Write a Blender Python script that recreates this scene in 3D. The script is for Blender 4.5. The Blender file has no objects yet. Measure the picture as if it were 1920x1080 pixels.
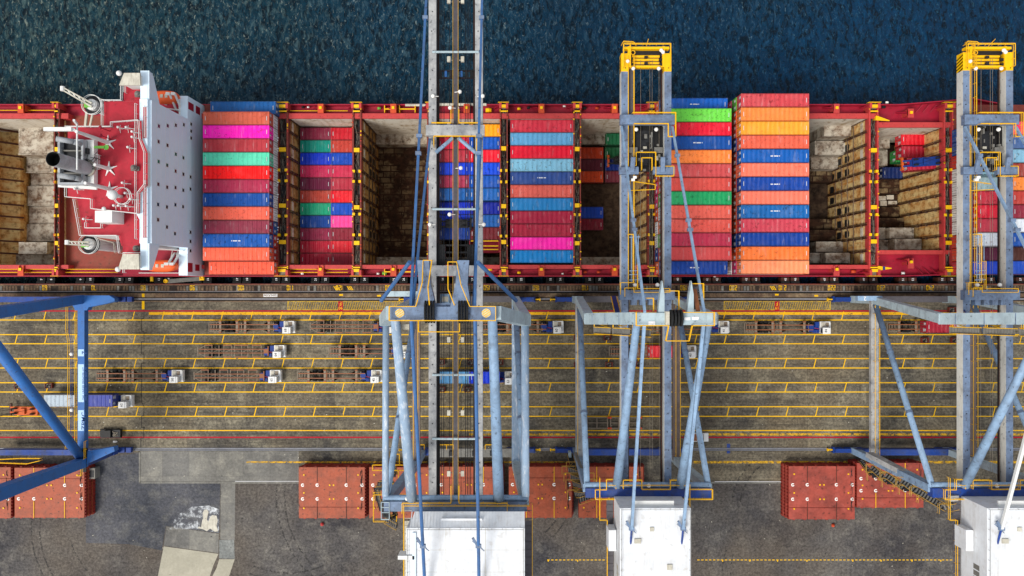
import bpy, math, random
from mathutils import Vector
random.seed(11)
sc = bpy.context.scene
COL = sc.collection
H, F = 162.8, 1493.0          # camera height above the quay; 28 mm lens

# ---------------------------------------------------------------- camera, sky, sun
cam_d = bpy.data.cameras.new('camera'); cam = bpy.data.objects.new('camera', cam_d); COL.objects.link(cam)
cam.location = (0, 0, H); cam.rotation_euler = (0, 0, 0)
cam_d.sensor_width = 36; cam_d.lens = F/1920*36; cam_d.clip_end = 3000; cam_d.clip_start = 1
sc.camera = cam
SUN_EL, SUN_AZ = math.radians(56), math.radians(-132)      # azimuth from +Y, clockwise: the west
world = bpy.data.worlds.new('World'); sc.world = world; world.use_nodes = True
wn = world.node_tree; wn.nodes.clear()
sky = wn.nodes.new('ShaderNodeTexSky'); sky.sky_type = 'NISHITA'; sky.sun_disc = False
sky.sun_elevation = SUN_EL; sky.sun_rotation = SUN_AZ; sky.dust_density = 3.0; sky.air_density = 1.0; sky.ozone_density = 1.0
bg = wn.nodes.new('ShaderNodeBackground'); bg.inputs['Strength'].default_value = 0.15
wo = wn.nodes.new('ShaderNodeOutputWorld'); hz = wn.nodes.new('ShaderNodeHueSaturation'); hz.inputs['Saturation'].default_value = .55; wn.links.new(sky.outputs[0], hz.inputs['Color']); ov = wn.nodes.new('ShaderNodeMix'); ov.data_type = 'RGBA'; ov.inputs[0].default_value = .5; ov.inputs[7].default_value = (5.0, 5.15, 5.4, 1); wn.links.new(hz.outputs[0], ov.inputs[6]); wn.links.new(ov.outputs[2], bg.inputs[0]); wn.links.new(bg.outputs[0], wo.inputs[0])
sun_d = bpy.data.lights.new('sun', 'SUN'); sun = bpy.data.objects.new('sun', sun_d); COL.objects.link(sun)
sun_d.energy = 2.5; sun_d.angle = math.radians(22); sun_d.color = (1.0, 0.97, 0.91)
dirv = Vector((math.sin(SUN_AZ)*math.cos(SUN_EL), math.cos(SUN_AZ)*math.cos(SUN_EL), math.sin(SUN_EL)))
sun.rotation_euler = dirv.to_track_quat('Z', 'Y').to_euler(); sun.location = (-200, 0, 300)
sc.view_settings.view_transform = 'Standard'; sc.view_settings.look = 'None'
sc.view_settings.exposure = 0.15; sc.view_settings.gamma = 1.0
sc.cycles.max_bounces = 5; sc.cycles.diffuse_bounces = 3; sc.cycles.glossy_bounces = 2

# ---------------------------------------------------------------- helpers
def W(px, py, z):
    """the point at height z that the photograph (1920x1080) shows at px, py"""
    s = (H-z)/F
    return Vector(((px-960)*s, (540-py)*s, z))
def WX(px, z): return (px-960)*(H-z)/F
def WY(py, z): return (540-py)*(H-z)/F
def lin(c):
    out = []
    for v in c:
        v = v/255.0
        out.append(v/12.92 if v <= 0.04045 else ((v+0.055)/1.055)**2.4)
    return (out[0], out[1], out[2], 1.0)

ORG = {}
class MB:
    def __init__(s): s.v = []; s.f = []; s.m = []
    def add(s, vs, fs, m=0):
        b = len(s.v); s.v += [tuple(v) for v in vs]; s.f += [tuple(i+b for i in f) for f in fs]; s.m += [m]*len(fs); return s
    def quad(s, a, b, c, d, m=0): return s.add([a, b, c, d], [(0, 1, 2, 3)], m)
    def box(s, x0, y0, z0, x1, y1, z1, m=0):
        if x0 > x1: x0, x1 = x1, x0
        if y0 > y1: y0, y1 = y1, y0
        if z0 > z1: z0, z1 = z1, z0
        return s.add([(x0,y0,z0),(x1,y0,z0),(x1,y1,z0),(x0,y1,z0),(x0,y0,z1),(x1,y0,z1),(x1,y1,z1),(x0,y1,z1)],
                     [(3,2,1,0),(4,5,6,7),(0,1,5,4),(1,2,6,5),(2,3,7,6),(3,0,4,7)], m)
    def cbox(s, c, sx, sy, sz, m=0):
        return s.box(c[0]-sx/2, c[1]-sy/2, c[2]-sz/2, c[0]+sx/2, c[1]+sy/2, c[2]+sz/2, m)
    def beam(s, p, q, w, h, m=0, w2=None, h2=None):
        """rectangular bar from p to q: w across (level), h deep"""
        p, q = Vector(p), Vector(q); d = (q-p)
        if d.length < 1e-6: return s
        d.normalize()
        up = Vector((0, 0, 1)) if abs(d.z) < .95 else Vector((0, 1, 0))
        side = d.cross(up).normalized(); top = side.cross(d).normalized()
        w2 = w if w2 is None else w2; h2 = h if h2 is None else h2
        vs = []
        for c, ww, hh in ((p, w, h), (q, w2, h2)):
            for a, b in ((-1,-1),(1,-1),(1,1),(-1,1)): vs.append(c+side*(a*ww/2)+top*(b*hh/2))
        return s.add(vs, [(0,1,2,3),(7,6,5,4),(1,0,4,5),(2,1,5,6),(3,2,6,7),(0,3,7,4)], m)
    def tube(s, p, q, r, n=8, m=0, r2=None, caps=True):
        p, q = Vector(p), Vector(q); d = (q-p)
        if d.length < 1e-6: return s
        d.normalize()
        up = Vector((0, 0, 1)) if abs(d.z) < .95 else Vector((0, 1, 0))
        a = d.cross(up).normalized(); b = a.cross(d).normalized(); r2 = r if r2 is None else r2
        vs = [c+a*(math.cos(2*math.pi*k/n)*rr)+b*(math.sin(2*math.pi*k/n)*rr) for c, rr in ((p, r), (q, r2)) for k in range(n)]
        fs = [(k, (k+1)%n, n+(k+1)%n, n+k) for k in range(n)]
        if caps: fs += [tuple(range(n-1, -1, -1)), tuple(range(n, 2*n))]
        return s.add(vs, fs, m)
    def ring(s, c, r, t, n=16, m=0, a0=0, a1=2*math.pi):
        pts = [Vector(c)+Vector((math.cos(a0+(a1-a0)*k/n)*r, math.sin(a0+(a1-a0)*k/n)*r, 0)) for k in range(n+1)]
        for k in range(n): s.tube(pts[k], pts[k+1], t, 5, m, caps=False)
        return s
    def disc_ring(s, c, r0, r1, n=16, m=0, gap=0):
        vs = []; fs = []
        for k in range(n+1-gap):
            a = 2*math.pi*k/n+.6
            vs += [(c[0]+r0*math.cos(a), c[1]+r0*math.sin(a), c[2]), (c[0]+r1*math.cos(a), c[1]+r1*math.sin(a), c[2])]
        for k in range(n-gap): fs.append((2*k, 2*k+1, 2*k+3, 2*k+2))
        return s.add(vs, fs, m)
    def prism(s, pts, z0, z1, m=0, mtop=None):
        n = len(pts)
        ar = sum(pts[i][0]*pts[(i+1)%n][1]-pts[(i+1)%n][0]*pts[i][1] for i in range(n))
        if ar < 0: pts = pts[::-1]
        vs = [(x, y, z0) for x, y in pts]+[(x, y, z1) for x, y in pts]
        s.add(vs, [(k, (k+1)%n, n+(k+1)%n, n+k) for k in range(n)], m)
        return s.add(vs, [tuple(range(n, 2*n)), tuple(range(n-1, -1, -1))], m if mtop is None else mtop)
    def sheet(s, pts, z, m=0):
        n = len(pts); ar = sum(pts[i][0]*pts[(i+1)%n][1]-pts[(i+1)%n][0]*pts[i][1] for i in range(n))
        if ar < 0: pts = pts[::-1]
        return s.add([(x, y, z) for x, y in pts], [tuple(range(n))], m)
    def ball(s, c, r, n=10, m=0, sz=1.0):
        vs = []; fs = []; k2 = max(4, n//2)
        for i in range(k2+1):
            t = math.pi*i/k2
            for k in range(n):
                a = 2*math.pi*k/n; vs.append((c[0]+r*math.sin(t)*math.cos(a), c[1]+r*math.sin(t)*math.sin(a), c[2]+r*sz*math.cos(t)))
        for i in range(k2):
            for k in range(n): fs.append((i*n+k, (i+1)*n+k, (i+1)*n+(k+1)%n, i*n+(k+1)%n))
        return s.add(vs, fs, m)
    def rail(s, pts, h=1.1, r=.045, step=2.2, m=0, mid=True):
        pts = [Vector(p) for p in pts]; u = Vector((0, 0, h))
        for a, b in zip(pts, pts[1:]):
            s.tube(a+u, b+u, r, 5, m, caps=False)
            if mid: s.tube(a+u*.5, b+u*.5, r*.7, 4, m, caps=False)
            n = max(1, int((b-a).length/step))
            for k in range(n+1): s.tube(a.lerp(b, k/n), a.lerp(b, k/n)+u, r*.8, 4, m, caps=False)
        return s
    def build(s, name, mats, parent=None, smooth=False):
        me = bpy.data.meshes.new(name); org = ORG.get(parent.name, Vector((0, 0, 0))) if parent else Vector((0, 0, 0))
        me.from_pydata([(v[0]-org.x, v[1]-org.y, v[2]-org.z) for v in s.v], [], s.f)
        if not isinstance(mats, (list, tuple)): mats = [mats]
        for mm in mats: me.materials.append(mm)
        me.polygons.foreach_set('material_index', s.m)
        if smooth: me.polygons.foreach_set('use_smooth', [True]*len(s.f))
        me.update()
        o = bpy.data.objects.new(name, me); COL.objects.link(o)
        if parent: o.parent = parent; ORG[o.name] = org
        return o

def tag(o, label=None, cat=None, group=None, kind=None):
    if label: o['label'] = label
    if cat: o['category'] = cat
    if group: o['group'] = group
    if kind: o['kind'] = kind
    return o
def empty(name, loc, label=None, cat=None, group=None):
    o = bpy.data.objects.new(name, None); COL.objects.link(o); o.location = loc; o.empty_display_size = .5
    ORG[o.name] = Vector(loc); return tag(o, label, cat, group)
def copy_tree(o, parent=None):
    c = o.copy(); COL.objects.link(c); c.parent = parent
    for ch in o.children: copy_tree(ch, c)
    return c
def text_mesh(txt, size, name, m, loc, rot=0.0, parent=None, tilt=None, sx=1.0):
    cu = bpy.data.curves.new('t', 'FONT'); cu.body = txt; cu.size = size; cu.align_x = 'CENTER'; cu.align_y = 'CENTER'; cu.resolution_u = 2; cu.offset = size*.012
    o = bpy.data.objects.new('t', cu)
    me = bpy.data.meshes.new_from_object(o); bpy.data.objects.remove(o); bpy.data.curves.remove(cu)
    ca, sa = math.cos(rot), math.sin(rot); org = ORG.get(parent.name, Vector((0,0,0))) if parent else Vector((0,0,0))
    for v in me.vertices:
        x, y = v.co.x*sx, v.co.y
        v.co = Vector((x*ca-y*sa, x*sa+y*ca, 0))+Vector(loc)-org
    me.materials.clear(); me.materials.append(m)
    o = bpy.data.objects.new(name, me); COL.objects.link(o)
    if parent: o.parent = parent
    return o

# ---------------------------------------------------------------- materials
class N:
    def __init__(s, name):
        s.m = bpy.data.materials.new(name); s.m.use_nodes = True; s.t = s.m.node_tree; s.t.nodes.clear()
        s.out = s.t.nodes.new('ShaderNodeOutputMaterial'); s.b = s.t.nodes.new('ShaderNodeBsdfPrincipled')
        s.t.links.new(s.b.outputs[0], s.out.inputs[0])
    def n(s, typ, **kw):
        x = s.t.nodes.new(typ)
        for k, v in kw.items():
            if k in x.inputs.keys() if isinstance(k, str) else False: x.inputs[k].default_value = v
            else: setattr(x, k, v)
        return x
    def l(s, a, b): s.t.links.new(a, b)
    def coord(s, scale=(1, 1, 1), rnd=False, world=False):
        mp = s.n('ShaderNodeMapping'); mp.inputs['Scale'].default_value = scale
        if world: src = s.n('ShaderNodeNewGeometry').outputs['Position']
        else: src = s.n('ShaderNodeTexCoord').outputs['Object']
        if rnd:
            oi = s.n('ShaderNodeObjectInfo'); mu = s.n('ShaderNodeMath', operation='MULTIPLY'); mu.inputs[1].default_value = 91.0
            s.l(oi.outputs['Random'], mu.inputs[0]); ad = s.n('ShaderNodeVectorMath', operation='ADD')
            s.l(src, ad.inputs[0]); s.l(mu.outputs[0], ad.inputs[1]); src = ad.outputs[0]
        s.l(src, mp.inputs['Vector']); return mp.outputs[0]
    def noise(s, vec, scale, detail=4, rough=.55, lo=.35, hi=.65, dist=0.0):
        x = s.n('ShaderNodeTexNoise'); x.inputs['Scale'].default_value = scale; x.inputs['Detail'].default_value = detail
        x.inputs['Roughness'].default_value = rough; x.inputs['Distortion'].default_value = dist; s.l(vec, x.inputs['Vector'])
        mr = s.n('ShaderNodeMapRange'); mr.inputs['From Min'].default_value = lo; mr.inputs['From Max'].default_value = hi
        s.l(x.outputs['Fac'], mr.inputs['Value']); return mr.outputs[0]
    def mul(s, a, b):
        x = s.n('ShaderNodeMath', operation='MULTIPLY'); s.l(a, x.inputs[0])
        if isinstance(b, (int, float)): x.inputs[1].default_value = b
        else: s.l(b, x.inputs[1])
        return x.outputs[0]
    def mix(s, fac, a, b, mode='MIX'):
        x = s.n('ShaderNodeMix', data_type='RGBA', blend_type=mode)
        if isinstance(fac, (int, float)): x.inputs[0].default_value = fac
        else: s.l(fac, x.inputs[0])
        for i, v in ((6, a), (7, b)):
            if isinstance(v, tuple): x.inputs[i].default_value = v
            else: s.l(v, x.inputs[i])
        return x.outputs[2]
    def rgb(s, c): return lin(c)
    def bump(s, h, strength=.3, dist=.1):
        b = s.n('ShaderNodeBump'); b.inputs['Strength'].default_value = strength; b.inputs['Distance'].default_value = dist
        s.l(h, b.inputs['Height']); s.l(b.outputs[0], s.b.inputs['Normal'])
    def done(s, col, rough=.6, metal=0.0, spec=.3):
        if isinstance(col, tuple): s.b.inputs['Base Color'].default_value = col
        else: s.l(col, s.b.inputs['Base Color'])
        s.b.inputs['Roughness'].default_value = rough; s.b.inputs['Metallic'].default_value = metal
        s.b.inputs['Specular IOR Level'].default_value = spec
        return s.m

def paint(name, col, dark=.35, dcol=(45, 35, 30), scale=.7, rough=.55, fleck=.0, fcol=(60, 35, 25), rnd=True, streak=None, metal=0.0):
    k = N(name); v = k.coord(rnd=rnd)
    c = lin(col)
    a = k.noise(v, scale, 5, .65, .4, .75)
    o = k.mix(k.mul(a, dark), c, lin(dcol))
    f = k.noise(v, scale*6, 3, .6, .45, .8); o = k.mix(k.mul(f, dark*.6), o, tuple(x*.45 for x in c[:3])+(1,))
    lt = k.noise(v, scale*2.3, 4, .6, .5, .85); o = k.mix(k.mul(lt, dark*.5), o, tuple(min(1, x*1.25+.05) for x in c[:3])+(1,))
    if fleck: f2 = k.noise(v, scale*4, 2, .5, .66, .70); o = k.mix(k.mul(f2, fleck), o, lin(fcol))
    if streak:
        v2 = k.coord(scale=streak, rnd=rnd); f3 = k.noise(v2, 1.0, 4, .7, .52, .72); o = k.mix(k.mul(f3, .7 if name[:4] == 'peel' or 'canvas' in name else .35), o, lin(fcol))
    return k.done(o, rough, metal)

M = {}
M['yellow'] = paint('yellow_paint', (245, 190, 0), .15)
M['rail_yellow'] = paint('handrail_yellow', (240, 182, 18), .05)
M['rail_dull'] = paint('worn_handrail_yellow', (196, 152, 58), .4)
M['orange'] = paint('orange_red_paint', (205, 75, 35), .35)
M['red_deck'] = paint('red_deck_paint', (176, 30, 48), .4, (90, 25, 25), .35, fleck=.4, fcol=(95, 30, 28))
M['deck_rust'] = paint('worn_red_deck', (140, 52, 38), .6, (90, 75, 50), .3, fleck=.5)
M['red_side'] = paint('red_bulwark', (160, 22, 48), .35, (80, 15, 25), .5, fleck=.3)
M['coaming'] = paint('faded_red_coaming', (190, 62, 60), .35, (110, 35, 30), .8, fleck=.5)
M['hull'] = paint('hull_black', (14, 16, 24), .3, (50, 25, 20), .3)
M['white'] = paint('white_paint', (222, 222, 218), .14, (130, 125, 115), .4)
M['white_front'] = paint('white_front', (220, 238, 250), .10, (140, 145, 150), .15)
M['window'] = N('window_glass').done((.015, .02, .03, 1), .15, 0, .5)
M['dark'] = paint('dark_steel', (32, 33, 36), .5, (10, 10, 10), 1.5)
M['black'] = paint('soot_black', (14, 14, 15), .3)
M['rubber'] = N('black_rubber').done((.012, .012, .012, 1), .85)
M['grey'] = paint('grey_steel', (120, 118, 112), .5, (60, 50, 40), 1.0)
M['green'] = paint('green_machinery', (110, 180, 70), .3)
M['lifeboat'] = paint('lifeboat_orange', (240, 98, 45), .15)
M['canvas'] = paint('weathered_canvas', (200, 195, 178), .5, (110, 100, 85), .5, streak=(4, .6, 1), fcol=(140, 130, 115))
M['funnel'] = paint('funnel_grey', (168, 172, 176), .6, (75, 70, 50), .5, fleck=.3, fcol=(120, 85, 40))
M['rods'] = paint('lashing_rods', (130, 122, 108), .7, (60, 40, 25), 1.5)
M['rust_dark'] = paint('rusted_brown', (78, 42, 30), .6, (30, 20, 15), 1.0)
M['rust_red'] = paint('red_brown_beam', (125, 52, 40), .5, (50, 25, 20), 1.0)
def crane_paint(name, col, d=.35): return paint(name, col, min(1, d*1.7), (78, 82, 94), .42, fleck=.5, fcol=(58, 52, 54), streak=(.9, .22, .6))
M['cr_light'] = crane_paint('pale_grey_green_crane', (172, 190, 196), .2)
M['cr_tube'] = crane_paint('pale_blue_tube', (140, 168, 196), .3)
M['cr_top'] = crane_paint('blue_grey_girder', (112, 132, 160), .55)
M['cr_web_lit'] = crane_paint('pale_girder_web', (214, 213, 204), .12)  # pale colour that paints sunlight onto the girders' west side
M['mark'] = N('faded_stencil').done(lin((196, 198, 202)), .6)
M['cr_gird'] = crane_paint('worn_grey_girder', (172, 172, 170), .45)
M['cr_blue'] = crane_paint('blue_stay', (62, 104, 155), .3)
M['cr_navy'] = crane_paint('deep_blue_beam', (22, 62, 140), .4)
M['cr_azure'] = crane_paint('azure_beam', (46, 104, 172), .15)
M['cr_walk'] = paint('grating_walkway', (88, 84, 88), .4, (50, 50, 55), 1.0)
M['cr_brown'] = paint('shaded_walkway', (120, 105, 98), .4)  # brownish tone with random wear, for walkway and portal beams
M['peel'] = paint('peeling_tube', (148, 170, 192), .2, fleck=.0, streak=(2.2, .5, .7), fcol=(235, 235, 232))
M['roof'] = paint('white_house_roof', (222, 225, 228), .34, (165, 158, 148), .22, fleck=.25, fcol=(170, 160, 145), streak=(1.2, .12, 1))
M['hatch'] = paint('hatch_cover_orange', (164, 76, 46), .85, (112, 62, 44), .45, fleck=.8, fcol=(50, 30, 22))
M['hatch2'] = paint('hatch_cover_red', (166, 74, 60), .85, (95, 45, 38), .35, fleck=.5, fcol=(60, 30, 25))
M['hatch_side'] = paint('hatch_cover_edge', (158, 50, 38), .6, (40, 20, 15), 1.2)
M['chassis'] = paint('rusty_chassis', (146, 90, 56), .4, (80, 50, 35), 1.2)
M['chassis_g'] = paint('grey_chassis', (136, 122, 104), .5, (90, 60, 40), 1.2)
M['truck_blue'] = paint('truck_blue', (12, 52, 130), .3)
M['sp_orange'] = paint('spreader_orange', (205, 88, 25), .4, (60, 25, 10), 1.5)
M['sp_blue'] = paint('spreader_blue', (15, 55, 130), .4)
M['rail_steel'] = paint('rail_steel', (150, 152, 160), .4)
M['txt_white'] = N('white_lettering').done(lin((235, 235, 235)), .6)
M['txt_blue'] = N('blue_lettering').done(lin((30, 70, 130)), .6)
M['txt_black'] = N('black_lettering').done(lin((25, 25, 28)), .6)
M['txt_yellow'] = N('yellow_lettering').done(lin((235, 175, 20)), .7)
M['panel_blue'] = N('pale_blue_panel').done(lin((175, 205, 235)), .6)
M['lamp'] = N('floodlight_white').done(lin((235, 232, 225)), .5)

# containers: one material coloured per object
def cont_mat(name, dk, rust):
    k = N(name); oi = k.n('ShaderNodeObjectInfo'); v = k.coord(rnd=True)
    base = oi.outputs['Color']
    dkc = k.mix(1.0, base, (.52, .42, .40, 1), 'MULTIPLY')
    o = k.mix(k.mul(k.noise(v, .55, 5, .65, .52, .82), dk), base, dkc)
    ltc = k.mix(.2, base, (.8, .72, .66, 1))
    o = k.mix(k.mul(k.noise(v, .4, 4, .6, .5, .8), .25), o, ltc)
    # stains: blotches whose amount differs from box to box
    th = k.n('ShaderNodeMapRange'); k.l(oi.outputs['Random'], th.inputs['Value']); th.inputs['To Min'].default_value = .05; th.inputs['To Max'].default_value = 1.6
    sp = k.noise(v, 1.7, 4, .65, .58, .63); o = k.mix(k.mul(k.mul(sp, th.outputs[0]), .6), o, dkc)
    fl = k.noise(v, 4.0, 2, .5, .67, .70); o = k.mix(k.mul(fl, .6), o, (.03, .02, .015, 1))
    v2 = k.coord(scale=(2.0, .35, .5), rnd=True); st = k.noise(v2, 1.0, 4, .7, .60, .72); o = k.mix(k.mul(st, rust), o, lin((105, 62, 30)))
    ltn = k.noise(k.coord(scale=(1.6, .25, .5), rnd=True), 1.3, 3, .6, .58, .78); o = k.mix(k.mul(ltn, .16), o, (.75, .72, .68, 1))
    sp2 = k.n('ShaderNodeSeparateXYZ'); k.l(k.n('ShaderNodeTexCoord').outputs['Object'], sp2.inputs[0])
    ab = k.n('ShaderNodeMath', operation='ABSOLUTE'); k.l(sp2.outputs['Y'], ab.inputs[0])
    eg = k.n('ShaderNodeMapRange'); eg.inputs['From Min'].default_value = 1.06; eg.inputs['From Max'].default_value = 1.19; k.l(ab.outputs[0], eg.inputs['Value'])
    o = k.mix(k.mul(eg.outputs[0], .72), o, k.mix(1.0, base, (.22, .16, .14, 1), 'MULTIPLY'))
    return k.done(o, .5, 0, .3)
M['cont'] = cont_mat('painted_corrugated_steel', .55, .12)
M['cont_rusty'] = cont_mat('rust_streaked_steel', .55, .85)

# ground
def ground_mat(name, base, dark, light, streak=.5, panel=None, warm=None, speck=.25):
    k = N(name); v = k.coord(world=True)
    o = k.mix(k.noise(v, .07, 6, .62, .36, .66), lin(base), lin(dark))
    o = k.mix(k.mul(k.noise(v, .35, 6, .7, .48, .72), .65), o, lin(light))
    if warm: o = k.mix(k.mul(k.noise(v, .045, 3, .6, .45, .65), .6), o, lin(warm))
    if streak:
        vs = k.coord(scale=(.035, .8, 1), world=True); o = k.mix(k.mul(k.noise(vs, 1.0, 6, .7, .48, .72), streak), o, tuple(x*.45 for x in lin(dark)[:3])+(1,))
        vs = k.coord(scale=(.12, 2.2, 1), world=True); o = k.mix(k.mul(k.noise(vs, 1.0, 5, .7, .55, .75), streak*.6), o, lin(light))
    if panel:
        br = k.n('ShaderNodeTexBrick'); br.offset = 0.0; br.inputs['Scale'].default_value = 1.0; br.inputs['Brick Width'].default_value = panel[0]; br.inputs['Row Height'].default_value = panel[1]
        br.inputs['Mortar Size'].default_value = .03; br.inputs['Color1'].default_value = (.68, .68, .70, 1); br.inputs['Color2'].default_value = (1.1, 1.09, 1.04, 1); br.inputs['Mortar'].default_value = (.62, .6, .58, 1)
        k.l(v, br.inputs['Vector']); o = k.mix(.8, o, br.outputs['Color'], 'MULTIPLY')
    f = k.noise(v, 2.0, 5, .8, .36, .64); g = k.n('ShaderNodeMapRange'); g.inputs['To Min'].default_value = 1-speck; g.inputs['To Max'].default_value = 1+speck; k.l(f, g.inputs['Value'])
    cmb = k.n('ShaderNodeCombineColor'); [k.l(g.outputs[0], cmb.inputs[i]) for i in range(3)]
    o = k.mix(1.0, o, cmb.outputs[0], 'MULTIPLY')
    o = k.mix(k.mul(k.noise(v, .9, 3, .6, .70, .76), .7), o, lin((28, 26, 26)))
    k.bump(f, .3, .02)
    return k.done(o, .85, 0, .2)
M['asphalt'] = ground_mat('asphalt', (94, 90, 86), (56, 55, 58), (124, 119, 110), streak=.12, warm=(92, 82, 70), speck=.5)
M['apron'] = ground_mat('apron_concrete', (120, 112, 96), (66, 64, 62), (160, 152, 130), streak=.7, panel=(6.04, 9.7), warm=(112, 98, 76), speck=.5)
M['conc_patch'] = ground_mat('concrete_patch', (132, 130, 124), (100, 98, 94), (160, 156, 144), streak=.1, panel=(5.5, 5.5), speck=.2)
M['conc_pale'] = ground_mat('pale_concrete', (168, 162, 144), (150, 146, 130), (182, 176, 158), streak=.0, speck=.08)
M['cap'] = ground_mat('quay_capping', (120, 98, 78), (84, 66, 54), (165, 145, 115), streak=.3, panel=(1.3, 3.0), speck=.35)
M['cap_dark'] = ground_mat('dark_pit', (62, 50, 42), (36, 30, 28), (92, 78, 62), streak=.1, speck=.4)
M['slot'] = N('dark_groove').done((.012, .012, .013, 1), .9)
def road_paint(name, col, fade, scale=1.2, rough=.7):
    k = N(name); v = k.coord(world=True)
    o = k.mix(k.mul(k.noise(v, 3.0, 3, .6, .4, .8), .35), lin(col), tuple(x*.6 for x in lin(col)[:3])+(1,))
    k.done(o, rough, 0, .2)
    if fade > 0:
        tr = k.n('ShaderNodeBsdfTransparent'); mx = k.n('ShaderNodeMixShader')
        f = k.noise(v, scale, 5, .75, .5+.2*(1-fade)-.1, .5+.2*(1-fade)+.06)
        k.l(f, mx.inputs[0]); k.l(k.b.outputs[0], mx.inputs[1]); k.l(tr.outputs[0], mx.inputs[2]); k.l(mx.outputs[0], k.out.inputs[0])
    return k.m
M['line'] = road_paint('yellow_line', (242, 188, 0), .10, 1.6)
M['line_worn'] = road_paint('worn_yellow_line', (235, 175, 20), .35, .8)
M['line_faded'] = road_paint('faded_yellow_line', (215, 165, 40), .75, .9)
M['line_hatch'] = road_paint('hatched_yellow_line', (205, 165, 45), .55, .7)
M['line_red'] = road_paint('red_line', (170, 12, 38), 0)
M['powder'] = road_paint('white_powder', (205, 208, 210), 1.2, .5)

# holds
def hold_mat(name, base, rust, amt, streak, dark=(45, 34, 26), patch=None):
    k = N(name); v = k.coord(world=True)
    o = k.mix(k.mul(k.noise(v, .45, 6, .7, .52-.12*amt, .66), .8), lin(base), lin(rust))
    o = k.mix(k.mul(k.noise(v, .9, 5, .7, .60-.1*amt, .7), .75), o, lin(dark))
    v2 = k.coord(scale=streak, world=True); o = k.mix(k.mul(k.noise(v2, 1.0, 5, .7, .52, .68), .75), o, lin(rust))
    if patch:
        br = k.n('ShaderNodeTexBrick'); br.offset = .3; br.inputs['Scale'].default_value = 1.0; br.inputs['Brick Width'].default_value = 2.3; br.inputs['Row Height'].default_value = 1.25; br.inputs['Mortar Size'].default_value = .13
        br.inputs['Color1'].default_value = (.25, .25, .25, 1); br.inputs['Color2'].default_value = (1, 1, 1, 1); br.inputs['Mortar'].default_value = (0, 0, 0, 1); br.inputs['Bias'].default_value = .0
        k.l(v, br.inputs['Vector']); sx = k.n('ShaderNodeSeparateColor'); k.l(br.outputs['Color'], sx.inputs[0])
        o = k.mix(k.mul(k.mul(sx.outputs[0], k.noise(v, .35, 5, .7, .47, .62)), .75), o, lin(patch))
    return k.done(o, .8, 0, .2)
M['hold_long'] = hold_mat('hold_side_plating', (208, 200, 184), (150, 125, 90), .1, (.5, .5, .05))
M['hold_trans'] = hold_mat('hold_bulkhead_plating', (196, 166, 108), (140, 80, 18), 1.1, (.3, 1.6, .1), (44, 28, 16))
M['hold_trans2'] = hold_mat('hold_warm_plating', (224, 198, 138), (190, 112, 22), 1.0, (.3, 1.8, .12), (52, 34, 18))
M['hold_box'] = hold_mat('hold_tank_top', (192, 184, 168), (104, 70, 42), .95, (.5, .5, .3), (42, 32, 26))
M['hold_floor'] = hold_mat('hold_floor_rust', (76, 50, 34), (40, 22, 13), 1.7, (.3, .8, .3), (24, 15, 10), (168, 145, 108))
M['hold_floor2'] = hold_mat('hold_floor_dark', (85, 68, 52), (45, 28, 20), 1.4, (.3, .6, .3), (18, 13, 10))
# ================================================================ SETTING
ZW = -3.5
def structure(name, mb, m): return tag(mb.build(name, m), kind='structure')
QE = WY(532, 0)                                     # quay edge
# water: sheet, waves in the surface normal, their light and shade also in the colour
k = N('sea_water'); v = k.coord(world=True)
def nz(scale, sc3, det, rgh=.6, dist=0.0):
    vv = k.coord(scale=sc3, world=True); x = k.n('ShaderNodeTexNoise'); x.inputs['Scale'].default_value = scale; x.inputs['Detail'].default_value = det; x.inputs['Roughness'].default_value = rgh; x.inputs['Distortion'].default_value = dist
    k.l(vv, x.inputs['Vector']); return x.outputs['Fac']
n1 = nz(.62, (1, .62, 1), 6, .66, .5); n2 = nz(2.2, (1, .7, 1), 4, .6)
s1 = k.n('ShaderNodeMath', operation='MULTIPLY_ADD'); s1.inputs[1].default_value = .30; k.l(n2, s1.inputs[0]); k.l(n1, s1.inputs[2])
k.bump(s1.outputs[0], 1.0, 2.2)
def wv(scale, rot, sc3, det, lo, hi, rgh=.62):
    mp = k.n('ShaderNodeMapping'); mp.inputs['Rotation'].default_value = (0, 0, rot); mp.inputs['Scale'].default_value = sc3
    k.l(k.n('ShaderNodeNewGeometry').outputs['Position'], mp.inputs['Vector']); return k.noise(mp.outputs[0], scale, det, rgh, lo, hi, .7)
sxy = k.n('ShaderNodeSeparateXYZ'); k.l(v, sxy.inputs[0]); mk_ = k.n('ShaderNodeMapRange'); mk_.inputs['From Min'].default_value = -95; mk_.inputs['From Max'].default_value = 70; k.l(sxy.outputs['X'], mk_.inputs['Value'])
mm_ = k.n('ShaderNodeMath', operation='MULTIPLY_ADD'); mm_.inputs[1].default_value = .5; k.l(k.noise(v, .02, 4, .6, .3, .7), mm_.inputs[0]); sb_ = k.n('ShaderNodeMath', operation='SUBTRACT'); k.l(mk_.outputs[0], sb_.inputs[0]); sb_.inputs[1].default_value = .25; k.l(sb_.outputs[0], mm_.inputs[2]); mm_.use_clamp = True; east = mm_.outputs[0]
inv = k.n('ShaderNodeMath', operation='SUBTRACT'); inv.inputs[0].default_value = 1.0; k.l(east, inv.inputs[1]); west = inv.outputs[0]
cc = k.mix(east, lin((16, 54, 66)), lin((3, 50, 82)))  # sky glare painted in: greyer water to the west, bluer to the east
cc = k.mix(k.mul(wv(.8, .5, (1, .5, 1), 5, .52, .42), .85), cc, lin((2, 22, 34)))  # shaded wave troughs painted dark
cc = k.mix(k.mul(wv(1.15, .6, (1, .45, 1), 6, .50, .64, .7), .6), cc, k.mix(west, lin((10, 76, 116)), lin((92, 116, 112))))  # lit crests painted lighter, greyest under the western glare
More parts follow.
